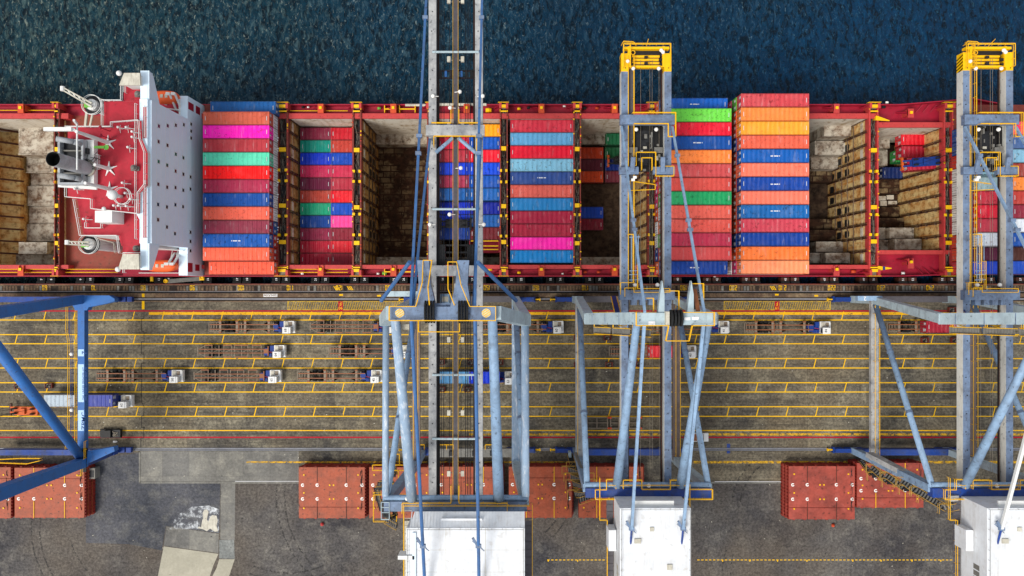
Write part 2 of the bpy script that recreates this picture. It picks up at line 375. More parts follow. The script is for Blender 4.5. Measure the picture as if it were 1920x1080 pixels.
cc = k.mix(k.mul(wv(2.4, .4, (1, .5, 1), 3, .60, .72), .7), cc, k.mix(west, lin((50, 104, 132)), lin((170, 178, 160))))  # glints painted as pale flecks, whitest in the west
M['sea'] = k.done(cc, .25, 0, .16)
k = N('dock_water'); v = k.coord(world=True); k.bump(k.noise(v, 1.2, 5, .6, 0, 1), 1.0, .6)
SXX = lambda px: WX(px, 11.0)
sea_pts = [(-900, QE), (900, QE), (900, 1100), (-900, 1100), (-900, 35.1), (SXX(1690), 35.1), (SXX(1830), 36.25), (SXX(1920), 34.55), (125, 30.95), (149.9, 23.45), (159.9, 18.7), (149.9, 14.05), (125, 6.55), (SXX(1920), 3.15), (SXX(1700), 2.35), (-900, 2.35)]
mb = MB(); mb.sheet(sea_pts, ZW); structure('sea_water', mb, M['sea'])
# ground
mb = MB(); mb.quad((-900, -1000, -.012), (900, -1000, -.012), (900, QE-.02, -.012), (-900, QE-.02, -.012)); structure('ground', mb, M['asphalt'])
xl = WX(264, 0)
mb = MB(); mb.sheet([(-400, WY(565, 0)), (400, WY(565, 0)), (400, WY(905, 0)), (xl, WY(905, 0)), (xl, WY(848, 0)), (-400, WY(848, 0))], -.006); structure('apron_pavement', mb, M['apron'])

def ystrip(mb, p0, p1, z=0.0, x0=-400, x1=400, m=0): mb.sheet([(x0, WY(p0, 0)), (x1, WY(p0, 0)), (x1, WY(p1, 0)), (x0, WY(p1, 0))], z, m)
mb = MB(); mb.box(-400, WY(533.5, 0), -16, 400, QE, .02, 1); mb.box(-400, WY(566, 0), -15, 400, WY(533.5, 0), 0.0, 0)
structure('quay_edge', mb, [M['cap'], M['rust_red']])
random.seed(3)
mb = MB(); ystrip(mb, 535.5, 545.5, .004); structure('capping_pit', mb, M['cap_dark'])
mb = MB(); x = -300
while x < 300:
    for j in range(random.choice((5, 7, 9))):
        mb.box(x, WY(544.8, 0), .0, x+.46, WY(536.5, 0), .03, 0 if random.random() < .8 else 1); x += .62
    x += random.choice((.3, .62, 1.4)); 
    if random.random() < .5: mb.box(x, WY(545.5, 0), 0, x+.5, WY(535.5, 0), .035, 1); x += .7
structure('capping_slab', mb, [M['cap'], M['conc_patch']])
mb = MB(); ystrip(mb, 547, 550, .006); ystrip(mb, 557.6, 559.2, .006); ystrip(mb, 562, 564, .006); ystrip(mb, 558.2+281, 839.8, .006); ystrip(mb, 841.6, 842.6, .006); ystrip(mb, 844.6, 845.4, .006)
structure('rail_groove', mb, M['slot'])
mb = MB()
for p0, p1 in ((559.6, 561.6), (546.1, 546.7), (840, 841.3), (843, 844.4)): mb.box(-400, WY(p1, 0), -.2, 400, WY(p0, 0), .03)
structure('crane_rail', mb, M['rail_steel'])
# painted lines
def hline(mb, py, w, x0=-400, x1=400, z=.004):
    y = WY(py, 0); mb.sheet([(x0, y-w/2), (x1, y-w/2), (x1, y+w/2), (x0, y+w/2)], z)
mb = MB()
for py in (600, 627.5, 644.5, 672.3, 690, 717.6, 735, 762.6, 780.6, 807.2): hline(mb, py, .20)
for (pa, pb) in ((584, 600), (627.5, 644.5), (672.3, 690), (717.6, 735), (762.6, 780.6)):
    for kk in range(-12, 60):
        xb = WX(27.5+55.4*kk, 0)+(627-pb)*-.004; ya, yb = WY(pa, 0), WY(pb, 0); dx = .48*(pb-pa)/17.0+.0
        mb.sheet([(xb-.095, yb), (xb+.095, yb), (xb+.095+dx, ya), (xb-.095+dx, ya)], .006)
mb.sheet([(WX(266, 0), WY(550.5, 0)), (WX(271, 0), WY(550.5, 0)), (WX(271, 0), WY(557, 0)), (WX(266, 0), WY(557, 0))], .012)
mb.sheet([(WX(266, 0), WY(564.5, 0)), (WX(271, 0), WY(564.5, 0)), (WX(271, 0), WY(580, 0)), (WX(266, 0), WY(580, 0))], .012)
structure('lane_line', mb, M['line'])
mb = MB()
for a, b in ((279, 1960),):
    y0, y1 = WY(590.3, 0), WY(585.2, 0); mb.sheet([(WX(a, 0), y0), (WX(b, 0), y0), (WX(b, 0), y1), (WX(a, 0), y1)], .002)
structure('wide_lane_line', mb, M['line_worn'])
mb = MB(); hline(mb, 583, .28, z=.008); hline(mb, 820, .28); structure('red_lane_line', mb, M['line_red'])
mb = MB(); hline(mb, 814.5, .45, WX(880, 0)); hline(mb, 866.5, .5, WX(1300, 0)); structure('faded_lane_line', mb, M['line_faded'])
mb = MB(); hline(mb, 866.5, .34, WX(462, 0), WX(1085, 0)); structure('worn_lane_line', mb, M['line_faded'])
mb = MB()
for a, b in ((539, 760), (1357, 1557)):
    for (p0, p1) in ((564.6, 565.6), (580.2, 581.6)): ystrip(mb, p0, p1, .010, WX(a, 0), WX(b, 0))
    for q in (a, b-1): mb.sheet([(WX(q, 0), WY(581.5, 0)), (WX(q+1.4, 0), WY(581.5, 0)), (WX(q+1.4, 0), WY(564.6, 0)), (WX(q, 0), WY(564.6, 0))], .012)
    q = a+1
    while q < b-4:
        mb.sheet([(WX(q+3.2, 0), WY(580.4, 0)), (WX(q+4.2, 0), WY(580.4, 0)), (WX(q+1.0, 0), WY(565.5, 0)), (WX(q, 0), WY(565.5, 0))], .014); q += 3.3
structure('hatched_marking', mb, M['line_hatch'])
mb = MB()
for q, t in ((634, ('F', '90')), (1452.5, ('F', '91'))): mb.sheet([(WX(q, 0), WY(582, 0)), (WX(q+9, 0), WY(582, 0)), (WX(q+9, 0), WY(565, 0)), (WX(q, 0), WY(565, 0))], .018)
structure('red_sign_marking', mb, M['line_red'])
for q, t in ((638.5, 'F'), (1457, 'F')): tag(text_mesh('F', 1.0, 'painted_letter', M['txt_yellow'], W(q, 569.3, 0)+Vector((0, 0, .022)), math.pi), kind='structure')
for q, t in ((638.5, '90'), (1457, '19')): tag(text_mesh(t, .85, 'painted_number', M['txt_yellow'], W(q, 577.3, 0)+Vector((0, 0, .022)), math.pi), kind='structure')
# quay metre numbers, drawn as blocky strokes, read from the water side
SEG = {'0': 'abcdef', '1': 'bc', '2': 'abged', '3': 'abgcd', '4': 'fgbc', '5': 'afgcd', '6': 'afgecd', '7': 'abc', '8': 'abcdefg', '9': 'abcdfg'}
def seg_digit(mb, ch, cx, cy, w, h, t, z, m=0):
    """one digit turned half a circle"""
    R = {'a': (-w/2, h/2-t, w/2, h/2), 'd': (-w/2, -h/2, w/2, -h/2+t), 'g': (-w/2, -t/2, w/2, t/2), 'b': (w/2-t, t*.4, w/2, h/2-t*.4),
         'c': (w/2-t, -h/2+t*.4, w/2, -t*.4), 'f': (-w/2, t*.4, -w/2+t, h/2-t*.4), 'e': (-w/2, -h/2+t*.4, -w/2+t, -t*.4)}
    for sgm in SEG[ch]:
        x0, y0, x1, y1 = R[sgm]; mb.sheet([(cx-x0, cy-y0), (cx-x1, cy-y0), (cx-x1, cy-y1), (cx-x0, cy-y1)], z+.001*'abcdefg'.index(sgm), m)
mb = MB()
for kk in range(-2, 22):
    val = 60+10*kk; cx0 = WX(84+92.2*kk, 0)
    if val <= 0: continue
    s_ = str(val); n_ = len(s_)
    for i_, ch in enumerate(s_): seg_digit(mb, ch, cx0+(n_-1)*.28-i_*.56, WY(539.6, 0), .42, 1.02, .12, .045)
for q in (625, 650, 1443):
    for d in (0, 3.2, 6.4): mb.sheet([(WX(q+d, 0), WY(536.5, 0)), (WX(q+d+1.8, 0), WY(536.5, 0)), (WX(q+d+6.5, 0), WY(544, 0)), (WX(q+d+4.7, 0), WY(544, 0))], .04)
for q, yy in ((636, 553), (707, 554.5), (1453, 552.5), (1527, 554.5), (1170, 553), (1840, 553)): mb.sheet([(WX(q, 0), WY(yy+1.6, 0)), (WX(q+7, 0), WY(yy+1.6, 0)), (WX(q+7, 0), WY(yy-1.6, 0)), (WX(q, 0), WY(yy-1.6, 0))], .006)
structure('quay_number_marking', mb, M['line'])
mb = MB(); a = (WX(494, 0), WX(520, 0)); b = (WY(556.6, 0), WY(551.2, 0))
for r in ((a[0], b[0], a[1], b[0]+.09), (a[0], b[1]-.09, a[1], b[1]), (a[0], b[0], a[0]+.09, b[1]), (a[1]-.09, b[0], a[1], b[1])): mb.sheet([(r[0], r[1]), (r[2], r[1]), (r[2], r[3]), (r[0], r[3])], .010+.001*mb.f.__len__())
structure('hydrant_box_marking', mb, M['txt_white'])
tag(text_mesh('HYDRANT', .52, 'hydrant_lettering', M['txt_white'], W(507, 553.9, 0)+Vector((0, 0, .012)), math.pi, sx=1.05), kind='structure')
# joint in the apron, kerbs, patches
mb = MB(); pts = [(270, 579), (270, 597), (265.5, 597), (265.5, 621), (270, 621), (270, 640), (265.5, 640), (265.5, 664), (270, 664), (270, 681), (265.5, 681), (265.5, 754), (270, 762), (270, 780), (265.5, 780), (265.5, 802), (269.5, 802), (269.5, 821), (264, 821), (264, 846)]
for p, q in zip(pts, pts[1:]): mb.beam(W(p[0], p[1], .0), W(q[0], q[1], .0), .10, .012)
structure('apron_joint', mb, M['slot'])
def poly(name, pts, z, m): mb = MB(); mb.sheet([(WX(x, 0), WY(y, 0)) for x, y in pts], z); return structure(name, mb, m)
poly('concrete_slab', [(263, 846), (560, 846), (560, 904), (263, 904)], -.003, M['conc_patch'])
poly('pavement_strip', [(414, 905.5), (441, 905.5), (440, 1012), (413, 1011)], -.004, M['conc_patch'])
poly('cracked_slab', [(411, 1012), (439, 1012), (440, 1048), (411, 1047)], .001, ground_mat('cracked_concrete', (128, 130, 126), (100, 102, 100), (150, 150, 144), 0, None, None, .3))
poly('pale_pavement', [(411, 1048.5), (440, 1048.5), (428, 1085), (396, 1085), (406, 1065)], -.004, M['conc_pale'])
poly('pale_slab', [(312, 987), (410, 1001), (409.5, 1037), (307, 1023)], -.003, M['conc_patch'])
poly('worn_slab', [(307, 1024.5), (409.5, 1038.5), (400, 1060), (392, 1085), (295, 1085)], -.004, M['conc_pale'])
poly('powder_spill', [(318, 992), (332, 966), (360, 950), (392, 948), (411, 955), (410.5, 999), (368, 992)], .004, M['powder'])
poly('salt_pile', [(370, 990), (374, 987), (377, 989), (379, 976), (381, 972), (380, 962), (383, 956), (388, 955), (391, 960), (389, 968), (388, 975), (391, 978), (394, 969), (398, 966), (406, 967), (408, 976), (406, 986), (409, 996), (403, 997), (394, 991), (388, 996), (380, 992)], .006, M['canvas'])
mb = MB()
for (p0, p1) in (((262, 848), (262, 906)), ((262, 905), (2300, 905))):
    mb.beam(W(*p0, .03), W(*p1, .03), .32, .10)
structure('kerb', mb, M['conc_patch'])
mb = MB(); mb.beam(W(441, 902.3, .10), W(560, 902.3, .10), .08, .05); mb.beam(W(1340, 903, .10), W(1470, 903, .10), .08, .05); structure('white_kerb_line', mb, M['txt_white'])
mb = MB()
q = 1026
while q < 1900:
    if not 1149 < q < 1300: 
        mb.sheet([(WX(q, 0), WY(1050.6, 0)), (WX(q+4.6, 0), WY(1050.6, 0)), (WX(q+4.6, 0), WY(1049.2, 0)), (WX(q, 0), WY(1049.2, 0))], .004)
    q += 7.4
for q in (1027, 1082, 1137, 1354, 1405, 1457, 1512, 1598, 1651, 1709, 1763): mb.sheet([(WX(q, 0), WY(1053, 0)), (WX(q+2, 0), WY(1053, 0)), (WX(q+2, 0), WY(1050, 0)), (WX(q, 0), WY(1050, 0))], .006)
structure('dashed_lane_line', mb, M['line'])
mb = MB()
for q in (1423, 1437): mb.sheet([(WX(1363, 0), WY(832, 0)), (WX(1369, 0), WY(832, 0)), (WX(1369, 0), WY(850, 0)), (WX(1363, 0), WY(850, 0))], .004+.002*(q > 1430))
structure('blue_ground_marking', mb, M['cr_navy'])
# fenders between quay and ship
random.seed(5)
for kk in range(-5, 21):
    for d, off in ((0, 0), (1, 18.4)):
        x = WX(444+73.65*kk+off, 0); num = 17+2*kk+d
        if x < -108 or x > 108 or num < 1: continue
        mb = MB(); mb.box(x-1.0, QE-.05, -2.6, x+.75, QE+.5, -.25); mb.box(x-.95, QE+.5, -2.5, x+.70, QE+1.28, -.5, 1)
        for zz in (-.9, -1.5, -2.1): mb.box(x-.8, QE+1.28, zz-.1, x+.55, QE+1.33, zz+.1, 1)
        f = mb.build('dock_fender', [M['rubber'], M['rust_dark'] if kk > 9 else M['rubber']])
        ORG[f.name] = Vector((0, 0, 0))
        tag(f, 'black dock fender on the quay wall marked with the white number %d' % num, 'fender', 'dock fenders along the quay wall')
        text_mesh(str(num), .62, 'number', M['txt_white'], (x-.05, QE+.88, -.47), math.pi/2, f)

random.seed(77); mb = MB()
for j in range(420):
    x, y = random.uniform(-104, 104), random.uniform(-60, -3); a = random.uniform(0, 3.1); w = random.uniform(.05, .14)
    mb.beam((x, y, .03), (x+math.cos(a)*w*2, y+math.sin(a)*w*2, .03), w, .05, 0 if random.random() < .45 else 1)
tag(mb.build('litter', [M['canvas'], M['dark']]), 'small scraps of litter scattered over the quay', kind='stuff')
mb = MB()
for j in range(14):
    x, y = random.uniform(-100, 100), random.uniform(-58, -36); r_ = random.uniform(6, 22); a0 = random.uniform(0, 6.2); n_ = 18
    for off in (0, 1.7):
        pts = [(x+(r_+off)*math.cos(a0+t*.05), y+(r_+off)*math.sin(a0+t*.05)) for t in range(n_)]
        if min(p[1] for p in pts) < -64 or max(p[1] for p in pts) > -35 : continue
        for p, q in zip(pts, pts[1:]): d = Vector((q[0]-p[0], q[1]-p[1], 0)).normalized(); s_ = Vector((-d.y, d.x, 0))*.16; mb.quad((p[0]-s_.x, p[1]-s_.y, .003), (q[0]-s_.x, q[1]-s_.y, .003), (q[0]+s_.x, q[1]+s_.y, .003), (p[0]+s_.x, p[1]+s_.y, .003))
M['tyre'] = road_paint('tyre_rubber_trace', (62, 60, 58), 1.05, 1.4)
structure('tyre_marking', mb, M['tyre'])

M['asphalt_cool'] = ground_mat('cool_asphalt', (86, 86, 90), (58, 60, 66), (112, 110, 104), streak=.1, speck=.4)
poly('asphalt_patch', [(161, 862), (261, 850), (262, 906), (413, 906), (411, 1000), (311, 986), (303, 1032), (240, 1020), (161, 1018)], -.0095, M['asphalt_cool'])
# ================================================================ SHIP
ZD, ZC = 9.0, 11.0                 # side deck, top of the hatch coaming
def DX(px): return WX(px, ZC)
YN, YS = 35.15, 2.3                # hull sides
ship = empty('container_ship', (0, 18.6, ZW), 'long container ship with red decks and white bridge block moored along the quay', 'ship')
def spart(name, mb, m, smooth=False, label=None): return tag(mb.build(name, m, ship, smooth), label)
# bays: x0, x1, inner north y, inner south y, floor z
BAY = [(-150, DX(2)-0.0, 32.3, 4.4, -7.5), ]
bays = [('A', DX(-10), DX(103), -6.0), ('B', DX(541), DX(661), -8.0), ('C', DX(678), DX(801), -8.0), ('D', DX(815), DX(937), -8.0),
        ('E', DX(952), DX(1075), -8.0), ('F', DX(1089), DX(1214), -6.5), ('G', DX(1505), DX(1628), -8.5), ('H', DX(1646), DX(1768), -8.5)]
xA = DX(-200)
# hull shell
outl = [(-150, YS), (DX(1700), YS), (DX(1920), 3.1), (125, 6.5), (150, 14), (160, 18.7), (150, 23.5), (125, 31), (DX(1920), 34.6), (DX(1830), 36.3), (DX(1690), YN), (-150, YN)]
mb = MB(); n = len(outl)
vs = [(x, y, -12) for x, y in outl]+[(x, y, ZD+1.0 if x > DX(1690) else ZD) for x, y in outl]
mb.add(vs, [(i, (i+1) % n, n+(i+1) % n, n+i) for i in range(n)]); mb.sheet(outl, -12)
spart('hull', mb, M['hull'])
# red sheer strake: raised edge of the deck
mb = MB()
for (a, b) in zip(outl, outl[1:]+outl[:1]):
    if a[0] < DX(1690) and b[0] < DX(1690) and abs(a[1]-b[1]) < .1: mb.beam((a[0], a[1], ZD-.2), (b[0], b[1], ZD-.2), .22, .7)
    elif min(a[0], b[0]) > DX(1680) or True: mb.beam((a[0], a[1], ZD+.2), (b[0], b[1], ZD+.2), .2, 2.0)
spart('bulwark', mb, M['red_side'])
# decks
mb = MB()
def rect(mb, x0, y0, x1, y1, z, m=0): mb.quad((x0, y0, z), (x1, y0, z), (x1, y1, z), (x0, y1, z), m)
xe = DX(1690)
rect(mb, -150, 33.3, xe, YN, ZD); rect(mb, -150, YS, xe, 3.6, ZD)
mb.sheet([(xe, 31.6), (xe, YN), (DX(1830), 36.2), (DX(1920), 34.5), (125, 30.9), (150, 23.5), (160, 18.7), (150, 14), (125, 6.6), (DX(1920), 3.2), (xe, YS+.05), (xe, 6.2), (DX(1785), 6.2), (DX(1785), 31.6)], ZD)
rect(mb, DX(1643), 30.9, xe, 33.3, ZD); rect(mb, DX(1643), 3.6, xe, 6.9, ZD)
rect(mb, DX(1643), 30.9, DX(1785), 31.7, ZD+.004); rect(mb, DX(1643), 6.2, DX(1785), 6.9, ZD+.004)
spart('side_deck', mb, M['red_side'])
mb = MB(); rect(mb, DX(103), 3.6, DX(385), 33.3, ZD-.0); spart('main_deck', mb, M['deck_rust'])
# hatch coamings along the sides
mb = MB()
for (x0, x1, yn, ys) in ((-150, DX(128), 32.3, 4.4), (DX(378), DX(1643), 32.3, 4.4), (DX(1643), DX(1785), 30.6, 7.2)):
    mb.box(x0, yn, ZD-1, x1, yn+1.0, ZC); mb.box(x0, ys-.75, ZD-1, x1, ys, ZC)
    if x0 < -100: continue
spart('hatch_coaming', mb, M['coaming'])
# holds
FLO = {'A': M['hold_box'], 'C': M['hold_floor'], 'F': M['hold_floor2'], 'B': M['hold_floor'], 'D': M['hold_floor'], 'E': M['hold_floor'], 'G': M['hold_floor2'], 'H': M['hold_floor2']}
for nm, x0, x1, zf in bays:
    if nm == 'A': x0 = DX(0)-8
    yn, ys = (32.3, 4.4) if nm != 'H' else (30.6, 7.2)
    mb = MB(); zl = -4.5
    mb.quad((x0, yn-.03, zl), (x1, yn-.03, zl), (x1, yn-.03, ZC-.25), (x0, yn-.03, ZC-.25)); spart('hold_side_wall', mb, M['hold_long']); mb = MB(); mb.quad((x1, ys+.03, zl), (x0, ys+.03, zl), (x0, ys+.03, ZC-.25), (x1, ys+.03, ZC-.25))
    spart('hold_side_wall', mb, M['hold_long'])
    mb = MB(); rect(mb, x0, ys-.2, x1, yn+.2, zf); spart('hold_floor', mb, FLO[nm])
    if nm in 'BCDEF':
        mb = MB(); mb.box(x0, yn-2.1, zf, x1, yn, zl+.01); mb.box(x0, ys, zf, x1, ys+2.1, zl+.01); spart('hold_ledge', mb, M['hold_box'])
# cross bridges with lashing gear, bulkheads
random.seed(21)
bridges = [(DX(103), DX(113), 'A'), (DX(520), DX(541), 'B'), (DX(661), DX(678), 'C'), (DX(801), DX(815), 'D'), (DX(937), DX(952), 'E'), (DX(1075), DX(1089), 'F'), (DX(1214), DX(1229), 'x'), (DX(1628), DX(1646), 'H'), (DX(1768), DX(1786), 'y')]
for bi, (x0, x1, nm) in enumerate(bridges):
    w = x1-x0; ya, yb = (3.4, 34.6) if bi < 7 else (2.9, 35.0)
    mb = MB(); mb.box(x0+.02, 4.4 if bi < 8 else 7, -8.5, x1-.02, 32.3 if bi < 8 else 30.7, ZD+.6)
    spart('bulkhead', mb, M['hold_trans2'] if bi > 5 or bi == 0 else M['hold_trans'])
    mb = MB(); mb.box(x0, ya, ZD+.6, x0+w*.17, yb, ZC+.3); mb.box(x1-w*.15, ya, ZD+.6, x1, yb, ZC+.3)
    spart('cross_beam', mb, M['rust_red'] if bi < 7 else M['coaming'])
    mb = MB(); mb.box(x0+w*.17, ya+.5, ZD+.6, x1-w*.15, yb-.5, ZC-.7, 1)
    for j in range(150):
        yy = random.uniform(ya+.6, yb-.6); xx = random.uniform(x0+w*.25, x1-w*.25); L = random.uniform(.6, 2.6); a = random.gauss(0, .13)
        mb.tube((xx, yy, ZC+random.uniform(-.5, .1)), (xx+math.sin(a)*L, min(yb, yy+math.cos(a)*L), ZC+random.uniform(-.5, .1)), random.uniform(.025, .05), 4, 0 if random.random() < .72 else 2, caps=False)
    for yy in [ya+1.2+2.5*j for j in range(12)]: mb.box(x0+w*.17, yy, ZC-.7, x1-w*.15, yy+.08, ZC, 2)
    spart('lashing_rods', mb, [M['rods'], M['dark'], M['rust_dark'], ])
    mb = MB()
    for j in range(34): 
        yy = random.uniform(ya, yb); sd = random.choice((x0-.03, x1-.17)); mb.box(sd, yy, ZC+.3, sd+.2, yy+.22, ZC+.5, j % 3)
    spart('hatch_cleat', mb, [M['yellow'], M['orange'], M['coaming']])
    for j, py in enumerate((284, 322, 343, 391, 406, 444, 458)):
        yy = WY(py+random.uniform(-2, 2), ZC)
        if j % 3 == 0: 
            mb = MB(); mb.box(x0+w*.2, yy, ZC-.3, x1-w*.2, yy+.75, ZC+.42); spart('lock_box', mb, M['yellow'])
        else:
            for sx in (x0+w*.02, x1-w*.3): mb = MB(); mb.box(sx, yy, ZC-.3, sx+w*.26, yy+.5, ZC+.42); spart('lock_box', mb, M['yellow'])
    # pedestal towers at both ends
    for yc, sg in ((34.6, 1), (2.9, -1)):
        mb = MB(); mb.box(x0-.1, yc-.5, ZD, x0+.35, yc+.5, ZC+.9); mb.box(x1-.35, yc-.5, ZD, x1+.1, yc+.5, ZC+.9); mb.box(x0+.4, yc-.45, ZD, x1-.4, yc+.45, ZC+.2, 1)
        mb.box(x0+.3, yc-.1-.25*sg, ZC+.2, x1-.3, yc+.45-.25*sg, ZC+.8, 2); mb.box(x0+.2, yc-1.0*sg-.12, ZC+.35, x1-.2, yc-1.0*sg+.12, ZC+.55, 2)
        mb.beam((x0-.1, yc, ZC+.5), (x0-1.0, yc, ZD+.1), .15, .4, 3); mb.rail([(x0-.3, yc+.62*sg, ZC), (x1+.2, yc+.62*sg, ZC)], 1.0, .05, .6, 2)
        spart('lashing_tower', mb, [M['coaming'], M['rods'], M['yellow'], M['red_side']])
for px in (41, 602, 738, 875, 1015, 1152, 1567, 1706):
    for yc in (33.9, 3.2):
        x = DX(px); w = .55
        if px == 1706: yc = 33.0 if yc > 20 else 4.6
        mb = MB(); mb.box(x-w, yc-.15, ZD, x-w+.25, yc+1.0, ZC+.4); mb.box(x+w-.25, yc-.15, ZD, x+w, yc+1.0, ZC+.4); mb.box(x-w, yc-.6 if yc > 20 else yc-.9, ZC+.1, x+w, yc+1.1 if yc > 20 else yc+.5, ZC+.45)
        mb.box(x-.25, yc+.1, ZC+.45, x+.25, yc+.6, ZC+.7, 1); mb.beam((x-w, yc+.4, ZC), (x-w-1.1, yc+.8, ZD), .2, .5, 2)
        spart('container_pedestal', mb, [M['coaming'] if px > 1400 else M['orange'], M['yellow'], M['red_side']])
# deck fittings on the side decks
mb = MB()
for x0, x1 in ((DX(-60), DX(98)), (DX(117), DX(216))):
    for yy, zz in ((34.1, ZD+1.0), (3.0, ZD+1.0), (3.6, ZD+1.0)):
        if x0 > DX(100) and yy > 20: continue
        mb = MB(); mb.tube((x0, yy, zz), (x1, yy, zz), .07, 5, caps=False); spart('deck_guard_rail', mb, M['yellow'])
for x0, x1 in ((DX(541), DX(596)), (DX(609), DX(650))):
    for yy in (34.0, 3.0, 3.6): mb = MB(); mb.tube((x0, yy, ZD+1), (x1, yy, ZD+1), .07, 5, caps=False); spart('deck_guard_rail', mb, M['yellow'])
for x0, x1 in ((DX(719), DX(734)), (DX(747), DX(778))):
    for yy in (34.3, 3.1):
        mb = MB(); mb.box(x0, yy-.1, ZD+1.0, x1, yy+.1, ZD+1.25); mb.box(x0, yy-.7, ZD, x0+.15, yy+.7, ZD+1.2); mb.box(x1-.15, yy-.7, ZD, x1, yy+.7, ZD+1.2); spart('pipe_guard', mb, M['yellow'])
for i, (px, py, r, mk) in enumerate([(568, 201, .25, 'rubber'), (578, 201, .2, 'lamp'), (711, 203, .3, 'green'), (735, 203, .2, 'lamp'), (857, 203, .4, 'lamp'), (973, 204, .3, 'yellow'), (991, 202, .3, 'rubber'), (1058, 199, .25, 'lamp'), (973, 511, .3, 'yellow'), (1055, 513, .2, 'lamp'), (709, 513, .25, 'lamp'), (721, 512, .4, 'green'), (567, 513, .25, 'lamp'), (1663, 192, .25, 'lamp'), (1657, 201, .3, 'rubber'), (1693, 512, .3, 'lamp'), (918, 504, .5, 'yellow'), (916, 207, .55, 'yellow'), (1096, 203, .3, 'rubber'), (1119, 203, .3, 'orange'), (1097, 510, .3, 'orange'), (1122, 510, .3, 'orange'), (1600, 509, .4, 'orange'), (1340, 518, .22, 'lamp')]):
    p = W(px, py, ZD+.8); mb = MB(); mb.tube((p.x, p.y, ZD), (p.x, p.y, ZD+.7), r*.5, 6, 1); mb.tube((p.x-r, p.y, ZD+.8), (p.x+r, p.y, ZD+.8), r*.8, 8, 0); mb.ball((p.x, p.y, ZD+.9), r*.9, 8, 0)
    spart('deck_fitting', mb, [M[mk], M['red_side']], True)
mb = MB()
for a, b in ((545, 660), (800, 912)): pass
mb.tube(W(822, 196, ZD+1), W(912, 196, ZD+1), .28, 8); mb.tube(W(760, 197, ZD+1), W(798, 197, ZD+1), .25, 8); spart('deck_pipe', mb, M['canvas'])
# wide red decks near the bow: posts, gussets, yellow davits
for yb_, sg in ((35.2, -1), (2.7, 1)):
    for px in (1735, 1748, 1762, 1788):
        x = DX(px); mb = MB(); mb.beam((x, yb_, ZD+.9), (x-.9, yb_+sg*1.3, ZD+.1), .12, .3); spart('bulwark_stay', mb, M['red_side'])
for px, y0 in ((1642, 234), (1646, 503)):
    p = W(px, y0 if y0 > 400 else 221, ZC+.5); mb = MB(); mb.beam(p, p+Vector((2.7, -.5 if y0 < 400 else .0, -.2)), .9, .15, 0, .15, .1); mb.box(p.x, p.y-.3, ZD, p.x+.3, p.y+.3, p.z)
    if y0 > 400: mb.box(p.x+.9, p.y-.35, p.z+.08, p.x+1.3, p.y+.35, p.z+.2, 1)
    spart('davit', mb, [M['yellow'], M['sp_blue']])
for x0 in (DX(1646), DX(1713)):
    for yy in (29.9+1.0, 6.9): mb = MB(); mb.box(x0+.3, yy-.25, ZD, x0+5.6, yy, ZD+.5); spart('coaming_stay', mb, M['red_side'])

# --- visible transverse bulkheads: stringers, cell guides, openings
def bulkhead(x, facing, nm, zf, yn=32.3, ys=4.4, rows=11, mpl='hold_trans', opens=True, strs=(3.4, -.4, -4.2)):
    """x: plane; facing: +1 looks towards +x"""
    f = facing
    for zz in strs: mb = MB(); mb.box(x, ys, zz, x+f*.22, yn, zz+.1); spart('stringer', mb, M['cap'])
    pitch = (yn-ys)/rows
    for r in range(rows+1):
        y = ys+pitch*r; mb = MB(); mb.box(x, y-.05, zf, x+f*.34, y+.05, ZC-.4); mb.box(x+f*.30, y-.10, zf, x+f*.36, y+.10, ZC-.3)
        if r < rows: mb.box(x, y+.36, zf, x+f*.20, y+.41, ZC-.4, 1); mb.box(x, y-.07, 3.0, x+f*.2, y+.4, 3.2)
        for zz in (8.6, 5.2, 1.8, -1.6): mb.box(x, y-.22, zz, x+f*.40, y+.22, zz+.25, 1)
        spart('cell_guide', mb, [M['rust_dark'], M['cap']])
    if opens:
        mw = MB(); mw.box(x, ys, 8.2, x+f*.03, yn, 8.3)
        for r in range(rows):
            for zz in (1.3, -2.5, -6.2):
                if (r*7+int(zz*3)) % 5 in (0, 3): continue
                y0 = ys+pitch*r+.5+.1*(r % 3); y1 = y0+pitch-1.2; mb = MB()
                mb.add([(x+f*.03, y0, zz-1.0), (x+f*.03, y1, zz-1.0), (x+f*.03, y1, zz+.8), (x+f*.03, y1-.35, zz+1.2), (x+f*.03, y0+.35, zz+1.2), (x+f*.03, y0, zz+.8)], [(0, 1, 2, 3, 4, 5) if f > 0 else (5, 4, 3, 2, 1, 0)]); spart('opening', mb, M['dark'])
            if r % 2 == 0:
                y0 = ys+pitch*r+.4; mw.box(x, y0, 7.6, x+f*.06, y0+pitch*.7, 8.8)
        spart('cover_plate', mw, M['hold_long'])
bulkhead(DX(541)+.0, 1, 'B', -8, opens=True)
bulkhead(DX(678)+.0, 1, 'C', -8)
bulkhead(DX(1214), -1, 'F', -8, opens=False, strs=())
bulkhead(DX(1628), -1, 'G', -8.5, strs=(4.6, 1.8, -1.0, -4.2))
bulkhead(DX(1768), -1, 'H', -8.5, 30.6, 7.2, 9, opens=False, strs=())
mb = MB(); xw = DX(0)-8
